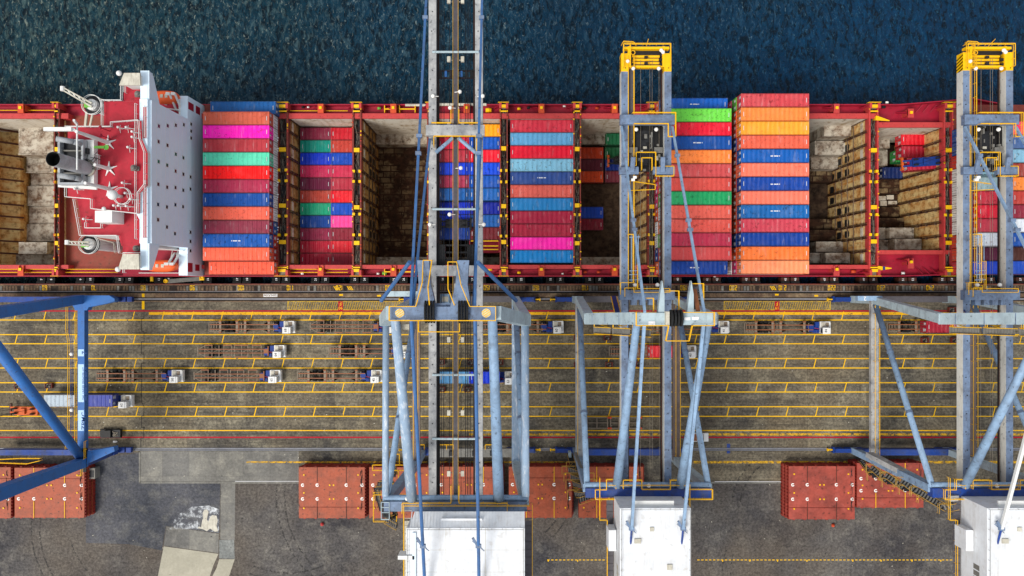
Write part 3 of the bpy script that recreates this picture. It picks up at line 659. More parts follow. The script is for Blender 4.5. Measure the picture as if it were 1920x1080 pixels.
# aft hold: stepped tank tops and its wall of frames
mb.box(xw-1, 4.4, -7, xw, 32.3, ZD); spart('bulkhead', mb, M['hold_trans2'])
mb = MB(); mb.box(xw, 4.4, -6, WX(38, -2), 32.3, -2.0); spart('hold_ledge', mb, M['hold_trans2'])
for r in range(12):
    y = 4.6+2.5*r; mb = MB(); mb.beam((xw, y, 5), (WX(46, -2), y-.1, -1.7), .35, .25); spart('cell_guide', mb, M['rust_dark'])
for (xa, ya, xb, yb, z) in ((35, 236, 100, 290, 2.0), (50, 291, 101, 324, -3.0), (58, 325, 102, 348, -4.6), (52, 349, 102, 386, -4.0), (55, 387, 102, 419, -4.4), (50, 420, 102, 452, -4.2), (35, 454, 88, 476, 2.0), (30, 477, 103, 497, -1.5)):
    p, q = W(xa, ya, z), W(xb, yb, z); mb = MB(); mb.box(p.x, q.y, -6, q.x, p.y, z); mb.box(p.x, q.y-.02, z, q.x, q.y+.12, z+.25); spart('tank_top', mb, M['hold_box'])
# forward holds: steps
hb = [(1545, 229, 1603, 255, 4.5), (1528, 264, 1587, 290, .5), (1521, 291, 1577, 317, -3), (1518, 318, 1567, 342, -6), (1518, 411, 1562, 430, -6), (1518, 431, 1577, 452, -4), (1530, 453, 1587, 472, -.5), (1548, 474, 1607, 493, 4), (1519, 474, 1541, 493, 1)]
hb += [(1643, 238, 1668, 278, 0), (1645, 281, 1664, 310, -3), (1640, 336, 1690, 364, -6), (1644, 366, 1683, 387, -6.5), (1645, 388, 1690, 408, -6), (1645, 409, 1704, 426, -4), (1668, 427, 1736, 447, 1), (1645, 427, 1660, 449, -1), (1678, 448, 1741, 468, 4), (1645, 450, 1668, 469, 1)]
for i, (xa, ya, xb, yb, z) in enumerate(hb):
    p, q = W(xa, ya, z), W(xb, yb, z)
    if i < 9: q.x = min(q.x, DX(1628)-.5) if z > 3 else DX(1628)-.02
    else: q.x = min(q.x, DX(1768)-.5) if z > 0 else q.x
    mb = MB(); mb.box(p.x, q.y, -8.6, q.x, p.y, z); spart('tank_top', mb, M['hold_box'] if z > -3.5 else M['hold_floor'])
mb = MB()
for (xa, ya, xb, yb) in ((1646, 368, 1660, 376), (1662, 366, 1675, 374), (1650, 377, 1662, 386), (1665, 377, 1681, 383)):
    p, q = W(xa, ya, -6.4), W(xb, yb, -6.4); mb.box(p.x, q.y, -6.5, q.x, p.y, -6.2)
spart('plate', mb, M['hold_long'])
# hatch covers under the deck stacks
for x0, x1 in ((DX(384), DX(520)), (DX(1229), DX(1366)), (DX(1372), DX(1506)), (DX(1786), DX(1925))):
    mb = MB(); mb.box(x0, 3.6, ZC-2, x1, 33.4, ZC+.15); mb.box(x0, 2.5, ZC-.3, x1, 3.6, ZC+.1); mb.box(x0, 33.4, ZC-.3, x1, 34.9, ZC+.1); spart('hatch_cover', mb, M['rust_red'])
for py in (262, 282, 345, 368, 429, 451):
    mb = MB(); p = W(522, py, ZC-.1); mb.disc_ring((p.x, p.y, ZC+.62), .15, .38, 12, 0, 3); spart('ring_marking', mb, M['txt_white'])

# ---------------------------------------------------------------- accommodation block
XF = -59.2; ZR = 30.0
def PZ(pts, z): return [(WX(x, z), WY(y, z)) for x, y in pts]
mb = MB()
mb.prism(PZ([(195, 190), (272, 190), (272, 462), (228, 462), (222, 442), (157, 442), (145, 374), (127, 370), (127, 238), (195, 238)], ZR), 17, ZR, 1, 0)
house = spart('bridge_block', mb, [M['red_deck'], M['white']])
for pts_ in ([(232, 189.9), (232, 158), (272, 158), (272, 189.9)], [(230, 462.1), (272, 462.1), (272, 480), (230, 480)]): mb = MB(); mb.prism(PZ(pts_, ZR), 29.2, ZR, 1, 0); spart('wing_deck', mb, [M['red_deck'], M['white']])
# front wall, 7 decks tall
mb = MB(); yA, yB = 7.35, 30.85
mb.box(XF-1.6, yA, 17.5, XF, yB, 32.0); mb.box(XF-1.6, YS, ZD, XF, YN-.1, 17.5)
spart('front_wall', mb, M['white_front'])
mb = MB()
for kk in range(1, 12):
    zz = 11+kk*1.75; mb.box(XF, yA, zz-.02, XF+.012, yB, zz+.02)
spart('weld_seam', mb, M['white'])
mb = MB()   # dark side openings of the lower decks
for (pa, pb, ya, yb) in ((353, 363, 193, 207), (367, 375, 200, 214), (352, 361, 493, 510), (366, 374, 496, 508)):
    za, zb = H-F*59.2/(960-pa), H-F*59.2/(960-pb); y1, y0 = (540-ya)*59.2/(960-(pa+pb)/2), (540-yb)*59.2/(960-(pa+pb)/2); mb.box(XF-.3, y0, zb, XF+.02, y1, za)
spart('deck_opening', mb, M['red_side'])
for q in [(1427,655,0),(1507,652,0),(1580,647,0),(1652,643,0),(1718,637,0),(1718,700,0),(1718,762,0),(1425,795,0),(1505,828,0),(1580,908,0),(1648,940,0),(1425,975,0),(1502,1007,0),(1578,1060,0),
          (1422,98,1),(1502,125,1),(1577,128,1),(1647,152,1),(1712,142,1),(1713,33,1),(1648,8,1),(1420,280,1),(1500,303,1),(1576,283,1),(1645,300,1),(1420,418,1),(1500,483,1),(1572,543,1),(1712,530,1),(1712,613,1),(1712,697,1)]:
    px = q[0]/4.8; py = (325 if q[2] else 100)+q[1]/4.8; d = 59.2/(960-px); z = H-F*d; y = (540-py)*d
    mb = MB(); mb.box(XF-.1, y-.27, z-.42, XF+.04, y+.27, z+.42, 0); 
    for s_ in (-1, 1): mb.box(XF, y+s_*.31-.04, z-.50, XF+.07, y+s_*.31+.04, z+.50, 1); mb.box(XF, y-.35, z+s_*.46-.04, XF+.07, y+.35, z+s_*.46+.04, 1)
    mb.build('window', [M['window'], M['white']], ship)
# bridge wings and their white fronts
def xy(px, py, z): p = W(px, py, z); return (p.x, p.y)
ZB = 31.0
def wing(yz):
    n_ = len(yz); vs_ = [(XF-.5, y, z) for y, z in yz]+[(XF-.3, y, z) for y, z in yz]
    mb.add(vs_, [tuple(range(n_)), tuple(range(2*n_-1, n_-1, -1))]+[(i, n_+i, n_+(i+1) % n_, (i+1) % n_) for i in range(n_)])
for a, b in (((270, 133), (270, 200)), ((270, 455), (270, 506))):
    mb = MB()
    p0, p1 = W(a[0], a[1], ZB+1), W(b[0], b[1], ZB+1)
    mb.box(XF-1.75, p1.y, ZB-.6, XF-.55, p0.y, ZB+1.2)
    if a[1] < 300: wing([(p0.y, ZB+1.2), (30.8, ZB+1.2), (30.8, 28.2), (p0.y-.5, ZB-.3)])
    else: wing([(p1.y, ZB+1.2), (7.4, ZB+1.2), (7.4, 28.2), (p1.y+.5, ZB-.3)])
    spart('bridge_wing', mb, M['white_front'])
mb = MB(); mb.box(XF-1.7, 7.3, ZB, XF-.4, 30.9, 32.6); mb.prism([(XF-1.7, 11), (XF-1.7, 27), (XF-3.0, 25.5), (XF-3.0, 13.5)], ZR+.01, 32.4); spart('wheelhouse_front', mb, M['white_front'])
mb = MB(); p = W(277, 190, 31.9); 
for ya, yb in ((20.5+4, 29.6), (8.2, 17.5)): mb = MB(); mb.box(XF-1.1, ya, 31.9, XF-.55, yb, 32.62); spart('wheelhouse_walkway', mb, M['red_deck'])
mb = MB()
for ya, yb in ((24.5, 29.6), (8.2, 17.5)): mb.rail([(XF-.45, ya, 32.6), (XF-.45, yb, 32.6)], 1.0, .05, 1.6)
mb.rail([(XF-2.0, 8.0, 32.6), (XF-2.0, 30, 32.6)], 1.0, .05, 1.5)
spart('handrail', mb, M['white'])
for c0, c1 in (((226, 137), (266, 160)), ((224, 476), (264, 505))):
    p, q = W(*c0, 33.5), W(*c1, 33.5)
    mb = MB(); mb.prism([(p.x+.6, p.y), (q.x-.3, p.y), (q.x-.2, q.y), (p.x-.2, q.y)], 33.2, 33.6); mb.box(p.x+.3, q.y+.2, ZR, q.x-.5, p.y-.2, 33.2, 1)
    mb.rail([(p.x-.6, q.y-.5, ZR), (p.x-.6, p.y+.3, ZR), (q.x, p.y+.3, ZR)], 1.1, .06, 1.2, 2)
    mb.ball((p.x-.3, (p.y if c0[1] < 300 else q.y), 33.4), .45, 10, 2)
    spart('wing_shelter', mb, [M['canvas'], M['white'], M['white']])
# red rafts and small gear near the wings
# top deck (roof of the wheelhouse)
Z2 = 33.0
mb = MB(); mb.prism(PZ([(213, 232), (265, 226), (267, 262), (277, 287), (277, 348), (263, 362), (262, 400), (175, 392), (173, 350), (132, 350), (132, 240), (213, 240)], Z2), ZR, Z2, 1, 0)
spart('top_deck', mb, [M['red_deck'], M['white']])
mb = MB(); r = lambda pts, z: mb.rail([W(x, y, z) for x, y in pts], 1.05, .06, 1.5)
r([(128, 239), (213, 239), (213, 231), (264, 227), (266, 262), (275, 286), (275, 347), (263, 362), (262, 401), (176, 392)], Z2)
r([(196, 237), (196, 190), (232, 190), (232, 160)], ZR); r([(143, 374), (155, 442), (224, 442), (228, 475)], ZR); r([(128, 350), (128, 370), (176, 374), (176, 392)], Z2)
r([(179, 262), (179, 290), (190, 292), (190, 318), (180, 320), (180, 350)], Z2); r([(165, 418), (165, 428), (195, 428), (195, 420)], ZR)
spart('handrail', mb, M['white'])
# funnel casing and funnels
ZF = 35.5; p, q = W(108, 261, ZF), W(156, 346, ZF)
mb = MB(); mb.box(p.x, q.y, 9, q.x, p.y, ZF-1.2); t = .35
mb.box(p.x, q.y, ZF-1.2, p.x+t, p.y, ZF, 1); mb.box(q.x-t, q.y, ZF-1.2, q.x, p.y, ZF, 1); mb.box(p.x+t, p.y-t, ZF-1.2, q.x-t, p.y, ZF, 1); mb.box(p.x+t, q.y, ZF-1.2, q.x-t, q.y+t, ZF, 1)
for yy in (.25, .5, .75): mb.box(p.x+t, p.y+(q.y-p.y)*yy, ZF-1.2, q.x-t, p.y+(q.y-p.y)*yy+.2, ZF-.6, 2)
spart('funnel_casing', mb, [M['dark'], M['funnel'], M['grey']])
mb = MB(); a, b = W(146, 306, ZF-1.2), W(107, 299, ZF+7.5); c = a.lerp(b, .55)
a2 = Vector((c.x+.9, c.y, ZF-1.2)); b.x = c.x-.0; b = W(99, 298, 43.6); a = Vector((b.x+.3, b.y-.05, ZF-1.2))
mb.tube(a, (b.x, b.y, 43.6), 1.1, 20, 0, caps=False); mb.tube((b.x, b.y, 43.6), (b.x, b.y, 41.5), 1.0, 20, 1, caps=False); mb.sheet([(b.x+1.0*math.cos(t_*.314), b.y+1.0*math.sin(t_*.314)) for t_ in range(20)], 41.6, 1)
mb.tube((a.x, a.y, ZF-1.2), (a.x, a.y, ZF-.7), 1.3, 20, 2)
spart('funnel', mb, [M['funnel'], M['rubber'], M['canvas']], True)
for (u, v_, w_) in ((150, 270, 3.0), (150, 336, 2.6)):
    p = W(u, v_, ZF); mb = MB(); mb.tube((p.x, p.y, ZF-1.2), (p.x, p.y, ZF+w_-1), .42, 12); mb.tube((p.x, p.y, ZF+w_-1), (p.x-2.2, p.y+.3, ZF+w_-.2), .42, 12); spart('exhaust_pipe', mb, M['funnel'], True)
mb = MB()
random.seed(8)
for j in range(26):
    p = W(random.uniform(155, 180), random.uniform(290, 318), ZF-.5); q = p+Vector((random.uniform(-1, 1), random.uniform(-.8, .8), random.uniform(-.6, .8))); mb.tube(p, q, .05, 4, caps=False)
spart('ladder_cage', mb, M['rubber'])
mb = MB(); p, q = W(158, 262, 34.2), W(176, 346, 34.2)
mb.box(p.x, q.y, Z2, q.x, p.y, 34.2); 
for yy in (.2, .45, .7): mb.box(p.x+.3, p.y+(q.y-p.y)*yy-.9, 34.2, p.x+.9, p.y+(q.y-p.y)*yy, 34.9, 1)
mb.beam(W(110, 348, 34), W(182, 353, 34), .5, .4); spart('casing_house', mb, [M['white'], M['dark']])
# masts
def star(base, top, r=.33):
    mb = MB(); mb.tube(base, top, r, 12, 0, r*.75)
    for a in range(5):
        d = Vector((math.cos(a*1.256+.4), math.sin(a*1.256+.4), 0)); mb.beam(Vector(base)+d*.1+Vector((0, 0, .25)), Vector(base)+d*1.3+Vector((0, 0, .02)), .35, .4, 0, .06, .05)
    return mb
for (u, v_, u2, v2, hh) in ((204, 268, 182, 258, 42), (206, 317, 190, 314, 37), (207, 355, 182, 345, 40)):
    b = W(u, v_, Z2); t_ = W(u2, v2, hh); t_.x = b.x-.4; t_.y = b.y+.1; mb = star(b, t_); spart('mast', mb, M['white'])
b = W(204, 268, Z2)
mb = MB(); c = Vector((b.x-.3, b.y+.4, 42)); mb.box(c.x-4.9, c.y-.25, 41.7, c.x-.7, c.y+.30, 42.3); mb.tube((c.x-.6, c.y, 41), (c.x-.6, c.y, 41.9), .25, 8); mb.tube((c.x-.4, c.y-6, 41.2), (c.x-.4, c.y+1.2, 41.2), .14, 6); mb.beam((c.x-.5, c.y+1, 41), (c.x+.1, c.y+1.2, 43), .3, .3)
spart('radar_scanner', mb, M['white'])
mb = MB(); c = W(199, 276, 36); mb.disc_ring(c, .0, .42, 12); mb.box(c.x-1.9, c.y-.2, 35.9, c.x-.3, c.y+.2, 36.1); spart('mast_lamp', mb, M['green'])
for u, v_ in ((188, 239), (189, 254)): mb = MB(); p = W(u, v_, 36); mb.ball(p, .3, 8); mb.tube(p, p-Vector((0, 0, 3)), .08, 5); spart('navigation_lamp', mb, M['red_side'])
mb = MB(); p = W(210, 365, 36); mb.ball((p.x, p.y, 35.8), .82, 16); mb.tube((p.x+.1, p.y, Z2), (p.x+.1, p.y, 35.2), .3, 8); mb.ring((p.x+.8, p.y, 34.0), 1.35, .06, 20); mb.ring((p.x+.8, p.y, 34.6), 1.35, .06, 20); spart('radome', mb, M['white'], True)
mb = MB(); p, q = W(178, 395, 34), W(210, 417, 34); mb.box(p.x, q.y, ZR, q.x, p.y, 34); mb.ball((p.x+1.6, p.y+.3, 34.3), .35, 8); spart('deck_locker', mb, M['white'])
for (u, v_, k_) in ((248, 279, 'w'), (243, 364, 'w'), (255, 316, 'g'), (150, 356, 'w'), (262, 178, 'g'), (259, 466, 'g'), (166, 412, 'w'), (230, 242, 'w'), (245, 242, 'w'), (256, 250, 'w'), (256, 260, 'w'), (231, 387, 'w'), (222, 387, 'w'), (245, 388, 'w'), (253, 375, 'w'), (238, 345, 'w')):
    p = W(u, v_, Z2 if 226 < v_ < 395 else ZR); mb = MB()
    if k_ == 'g': mb.tube(p, p+Vector((0, 0, .9)), .5, 10); mb.ball(p+Vector((0, 0, 1)), .4, 8); mb.box(p.x-.7, p.y-.4, p.z, p.x+.6, p.y+.3, p.z+.3)
    else:
        mb.tube(p, p+Vector((0, 0, 1.6)), .1, 6); mb.ball(p+Vector((0, 0, 1.6)), .22, 8)
        for a in (0, 2.1, 4.2): mb.tube(p+Vector((0, 0, 1.0)), p+Vector((math.cos(a)*.7, math.sin(a)*.7, .05)), .06, 4)
    spart('deck_gear', mb, M['grey'] if k_ == 'g' else M['white'])
# stores cranes with ring platforms
for (u, v_, a, L) in ((176, 198, math.radians(150), 4.6), (170, 458, math.radians(178), 2.6)):
    z = 19.0; p = W(u, v_, z); mb = MB(); mb.tube((p.x, p.y, ZD), (p.x, p.y, z+.9), 1.0, 14); mb.disc_ring((p.x, p.y, z), 1.0, 1.75, 18, 3); mb.ring((p.x, p.y, z+1.0), 1.75, .06, 20); mb.ring((p.x, p.y, z+.5), 1.75, .05, 20)
    mb.ball((p.x, p.y, z+.9), .95, 12, 0, .5); d = Vector((math.cos(a), math.sin(a), 0))
    mb.box(p.x-1.1, p.y-.6, z+.2, p.x+.3, p.y+.5, z+1.3, 1); mb.beam(p+Vector((0, .3, 1.5))-d*.5, p+d*L+Vector((0, .25, 2.6)), .3, .5, 2, .2, .4); mb.beam(p+Vector((0, -.3, 1.5))-d*.5, p+d*L+Vector((0, -.25, 2.6)), .3, .5, 2, .2, .4); [mb.beam(p+d*(L*t)+Vector((0, -.3, 1.7+t)), p+d*(L*(t+.15))+Vector((0, .3, 1.8+t)), .15, .15, 0) for t in (.1, .3, .5, .7)]; mb.tube(p+d*L+Vector((-.2, -.3, 2.6)), p+d*L+Vector((-.2, .5, 2.6)), .4, 8)
    mb.rail([(p.x+1.7, p.y+1, z), (p.x+4.6, p.y+.2, z), (p.x+4.8, p.y-1.6, z)], 1.0, .05, 1.2, 2)
    spart('stores_crane', mb, [M['white'], M['green'], M['canvas'], M['dark']])
mb = MB(); mb.beam(W(163, 210, 15), W(160, 238, 15), .4, .4); mb.beam(W(174, 212, 15), W(168, 240, 15), .3, .3); spart('crane_post', mb, M['canvas'])
mb = MB(); p, q = W(232, 178, ZR-8), W(272, 190, ZR-8)
# lifeboat decks and davits
for yb_ in ((33.0), (4.6)):
    mb = MB(); mb.box(XF-13.5, yb_-2.0 if yb_ > 20 else YS, ZD, XF-1.7, YN if yb_ > 20 else 7.3, 14.0); spart('boat_deck', mb, M['red_side'])
for (u, v_, v2) in ((318, 176, 205), (315, 495, 475)):
    for du in (0, 10):
        p = W(u+du, v_, 20); q = W(u+du+12, v2, 17); mb = MB(); mb.beam(p, q, .3, .3); mb.beam(q, q-Vector((0, 0, 5)), .3, .3); mb.beam(p+Vector((0, 0, 0)), p+Vector((-.6, 0, .3)), .5, .3); mb.tube(p.lerp(q, .4), q+Vector((-.5, .6, -.4)), .08, 5); spart('boat_davit', mb, M['white'])
mb = MB()
mb.rail([W(300, 468, 17), W(348, 470, 17)], 1, .07, 1.0); mb.rail([W(302, 204, 17), W(340, 208, 17)], 1, .07, 1.0); mb.rail([W(340, 188, 17), W(340, 220, 17)], 1, .07, 1.); mb.rail([W(345, 512, 14), W(265, 512, 14)], 1, .08, 1.2)
spart('handrail', mb, M['white'])
for nm, (u0, u1, v0, v1), lab in (('a', (281, 332, 168, 193), 'orange enclosed lifeboat on the seaward side of the white bridge block'), ('b', (268, 329, 487, 510), 'orange enclosed lifeboat on the quay side of the white bridge block')):
    z = 19.0; p, q = W(u0, v0, z), W(u1, v1, z); cx, cy = (p.x+q.x)/2, (p.y+q.y)/2; L, B = q.x-p.x, p.y-q.y
    lb = empty('lifeboat', (cx, cy, 14.0), lab, 'lifeboat', 'orange lifeboats beside the bridge block')
    mb = MB(); ns = 14
    def sect(t, zz, k): 
        wd = B/2*max(0.02, 1-abs(t)**3.2)**.5*k; return [(cx+t*L/2, cy-wd, zz), (cx+t*L/2, cy+wd, zz)]
    rows = [(16.2, .25), (16.9, .8), (18.0, 1.0), (18.7, .9), (19.2, .55)]
    vs = []; fs = []
    for i in range(ns+1):
        t = -1+2*i/ns; wd = B/2*max(0.0, 1-abs(t)**3.0)**.5
        for zz, k_ in rows: vs.append((cx+t*L/2, cy-wd*k_, zz))
        for zz, k_ in rows[::-1]: vs.append((cx+t*L/2, cy+wd*k_, zz))
    c_ = 10
    for i in range(ns):
        for j in range(c_): fs.append((i*c_+j, (i+1)*c_+j, (i+1)*c_+(j+1) % c_, i*c_+(j+1) % c_))
    mb.add(vs, fs); mb.build('boat_hull', M['lifeboat'], lb, True)
    for dx in (-.30, -.05, .12): mb = MB(); mb.box(cx+dx*L-.25, cy-.3, 19.15, cx+dx*L+.25, cy+.3, 19.32); mb.build('hatch', M['dark'] if dx < -.1 else M['canvas'], lb)
    mb = MB(); mb.box(cx-L*.35, cy-B*.2, 14.0, cx-L*.3, cy+B*.2, 16.5); mb.box(cx+L*.3, cy-B*.2, 14.0, cx+L*.35, cy+B*.2, 16.5); mb.build('cradle', M['white'], lb)
# gangway against the ship's side
g = empty('gangway', W(345, 527, 0)+Vector((0, 0, 1)), 'folded grey gangway with yellow ends hanging at the ship side by the bridge', 'gangway')
p, q = W(315, 527.5, 3), W(376, 522.5, 3); mb = MB(); mb.beam(p, q, .8, .25)
for kk in range(22): mb.beam(p.lerp(q, kk/22)+Vector((0, -.4, .15)), p.lerp(q, kk/22)+Vector((0, .4, .15)), .1, .05)
mb.build('walkway', M['grey'], g)
for u, v_, sx, sy in ((312, 527, .9, .5), (379, 520, .9, 1.2)): mb = MB(); c = W(u, v_, 3); mb.box(c.x-sx/2, c.y-sy/2, 2.8, c.x+sx/2, c.y+sy/2, 3.3); mb.ring((c.x, c.y, 3.4), .35, .08, 10); mb.build('platform', M['yellow'], g)
mb = MB(); c = W(284, 521, 3); mb.box(c.x-.25, c.y-.7, 2.5, c.x+.25, c.y+.7, 3); mb.box(c.x-.5, c.y+.4, 2.7, c.x+.4, c.y+.7, 3.05); mb.build('hoist_arm', M['yellow'], g)
# ================================================================ CONTAINERS
def container_proto(L, Hh, rib, tank=False):
    Wd = 2.44; r = empty('shipping_container', (0, 0, 0)); hx, hy = L/2, Wd/2
    mb = MB()
    # corner posts and rails
    for sx in (-1, 1):
        for sy in (-1, 1): mb.box(sx*hx, sy*hy, .1, sx*(hx-.16), sy*(hy-.16), Hh-.1)
        mb.box(sx*hx, -hy, Hh-.12, sx*(hx-.12), hy, Hh-.006); mb.box(sx*hx, -hy, 0, sx*(hx-.12), hy, .16)
    for sy in (-1, 1): mb.box(-hx+.12, sy*hy, Hh-.08, hx-.12, sy*(hy-.07), Hh-.008); mb.box(-hx+.12, sy*hy, 0, hx-.12, sy*(hy-.07), .16)
    # corrugated side walls
    for sy in (-1, 1):
        n = int((L-.32)/(rib/2)); xs = [-hx+.16+(L-.32)*i/n for i in range(n+1)]; pts = []
        for i, x in enumerate(xs): pts.append((x, sy*(hy-(.015 if (i//2) % 2 == 0 else .06))))
        vs = [(x, y, z) for x, y in pts for z in (.16, Hh-.08)]
        mb.add(vs, [(2*i, 2*i+2, 2*i+3, 2*i+1) if sy < 0 else (2*i+1, 2*i+3, 2*i+2, 2*i) for i in range(n)])
    vs = []; n = 8      # blind end
    for i in range(n*2+1): y = -hy+.16+(Wd-.32)*i/(2*n); vs += [(-hx+(.015 if (i//2) % 2 == 0 else .06), y, .16), (-hx+(.015 if (i//2) % 2 == 0 else .06), y, Hh-.12)]
    mb.add(vs, [(2*i+1, 2*i+3, 2*i+2, 2*i) for i in range(2*n)])
    mb.build('body', M['cont'], r)
    mb = MB(); n = int((L-.5)/(rib/2)); vs = []
    for i in range(n+1):
        x = -hx+.25+(L-.5)*i/n; z = Hh-.02-(.0 if (i//2) % 2 == 0 else .075); vs += [(x, -hy+.1, z), (x, hy-.1, z)]
    mb.add(vs, [(2*i, 2*i+2, 2*i+3, 2*i+1) for i in range(n)])
    for sx in (-1, 1): mb.quad((min(sx*hx, sx*(hx-.25)), -hy, Hh-.004), (max(sx*hx, sx*(hx-.25)), -hy, Hh-.004), (max(sx*hx, sx*(hx-.25)), hy, Hh-.004), (min(sx*hx, sx*(hx-.25)), hy, Hh-.004))
    for sy in (-1, 1): mb.quad((-hx+.25, sy*hy-(.1 if sy > 0 else 0), Hh-.006), (hx-.25, sy*hy-(.1 if sy > 0 else 0), Hh-.006), (hx-.25, sy*hy+(.1 if sy < 0 else 0), Hh-.006), (-hx+.25, sy*hy+(.1 if sy < 0 else 0), Hh-.006))
    mb.build('roof', M['cont'], r)
    for sy in (-1, 1):
        mb = MB(); mb.box(hx-.05, sy*.02, .18, hx+.004, sy*(hy-.14), Hh-.14); d = mb.build('door', M['cont'], r)
        mk = MB()
        for y in (sy*.35, sy*.85): mk.box(hx+.005, y-.03, .2, hx+.05, y+.03, Hh-.2)
        mk.build('lock_rod', M['grey'], d); ORG[d.name] = Vector((0, 0, 0))
        mk = MB()
        random.seed(4+sy)
        for i in range(4 if sy > 0 else 3): w_ = random.uniform(.3, .75); y0 = sy*.62; mk.box(hx+.004, y0-w_/2, Hh-.5-.27*i, hx+.03, y0+w_/2, Hh-.36-.27*i)
        mk.build('marking', M['mark'], d)
    mb = MB()
    for sx in (-1, 1):
        for sy in (-1, 1): mb.box(sx*(hx+.002), sy*(hy+.002), Hh-.12, sx*(hx-.17), sy*(hy-.16), Hh+.004)
    mb.build('corner_casting', M['cont_corner'], r)
    mb = MB()
    for sx in (-1, 1): mb.box(sx*(hx-.40), -.42, Hh-.01, sx*(hx-.50), .38, Hh+.003)
    mb.build('marking', M['mark'], r)
    return r
k = N('container_corner_steel'); oi = k.n('ShaderNodeObjectInfo'); M['cont_corner'] = k.done(k.mix(.55, oi.outputs['Color'], lin((120, 95, 75))), .6)
PROTO = {}
mb = MB()
for i, w_ in enumerate((.10, 0, .10, .12, .08, .12, .10, .09, 0, .11, .10, .12)):
    if w_: mb.box(-.8+.14*i-w_/2, -.1, .0, -.8+.14*i+w_/2, .1, .012)
o_ = mb.build('lettering', M['txt_white']); LET = o_.data; bpy.data.objects.remove(o_)
def set_tree(o, col, mat):
    for c in [o]+list(o.children_recursive):
        c.color = col
        if mat and c.type == 'MESH' and c.data.materials[0] == M['cont']:
            for sl in c.material_slots: sl.link = 'OBJECT'; sl.material = mat
def cname(c):
    import colorsys
    r, g, b = [v/255 for v in c]; h, l, s = colorsys.rgb_to_hls(r, g, b); h *= 360
    if s < .2: return 'white' if l > .72 else 'grey'
    if h < 8 or h >= 348: n = 'bright red' if s > .8 and l > .42 else ('maroon' if l < .33 else 'brick red')
    elif h < 19: n = 'salmon' if l > .52 else 'rust red'
    elif h < 33: n = 'orange'
    elif h < 50: n = 'amber'
    elif h < 140: n = 'lime green'
    elif h < 158: n = 'green'
    elif h < 185: n = 'teal'
    elif h < 203: n = 'light blue' if l > .5 else 'sky blue'
    elif h < 250: n = 'navy blue' if l < .27 else 'blue'
    elif h < 310: n = 'violet'
    else: n = 'magenta' if l > .48 and s > .9 else ('pink' if l > .55 else ('crimson' if l > .28 else 'dark maroon'))
    return n
ORD = ['first', 'second', 'third', 'fourth', 'fifth', 'sixth', 'seventh', 'eighth', 'ninth', 'tenth', 'eleventh', 'twelfth', 'thirteenth', 'fourteenth']
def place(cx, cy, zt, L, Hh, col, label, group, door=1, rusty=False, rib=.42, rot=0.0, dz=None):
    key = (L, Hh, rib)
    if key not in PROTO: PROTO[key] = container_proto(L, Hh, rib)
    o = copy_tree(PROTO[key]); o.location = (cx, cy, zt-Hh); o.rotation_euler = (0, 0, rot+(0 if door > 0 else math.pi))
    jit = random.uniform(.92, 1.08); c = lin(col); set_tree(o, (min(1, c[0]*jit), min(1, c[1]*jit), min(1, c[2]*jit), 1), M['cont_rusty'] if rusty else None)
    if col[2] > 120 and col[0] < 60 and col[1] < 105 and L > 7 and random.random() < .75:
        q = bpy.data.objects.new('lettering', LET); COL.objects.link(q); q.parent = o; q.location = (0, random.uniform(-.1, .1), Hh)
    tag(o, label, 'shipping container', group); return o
random.seed(2)
Y0, PI_ = 34.95, 2.5
def row_y(i): return Y0-PI_*i-1.22
B40, B20 = 12.19, 6.06
# ---- deck stack beside the bridge block
S1 = [(10,85,150),(205,92,66),(255,10,175),(172,48,56),(88,212,172),(255,0,0),(178,40,76),(0,72,152),(236,98,74),(140,44,66),(0,78,158),(232,92,62),(226,88,60)]
low = [None]+[(218,222,226)]*8+[(20,90,160)]+[(170,32,30)]*3
xc = (WX(380, 16.4)+WX(505, 16.4))/2
for i, c in enumerate(S1):
    top = 16.4 if 0 < i < 12 else 13.8
    xo = .1 if i == 12 else (.4 if i == 0 else 0)
    place(xc+xo, row_y(i), top, B40, 2.58, c, f'{cname(c)} container on deck beside the bridge block, {ORD[i]} row from the sea', 'containers stacked on deck beside the bridge block', 1)
    if 0 < i < 12: place(xc+.08, row_y(i), 13.8, B40, 2.58, low[i], f'{cname(low[i])} container underneath the {cname(c)} one beside the bridge block, {ORD[i]} row', 'containers stacked on deck beside the bridge block', 1)
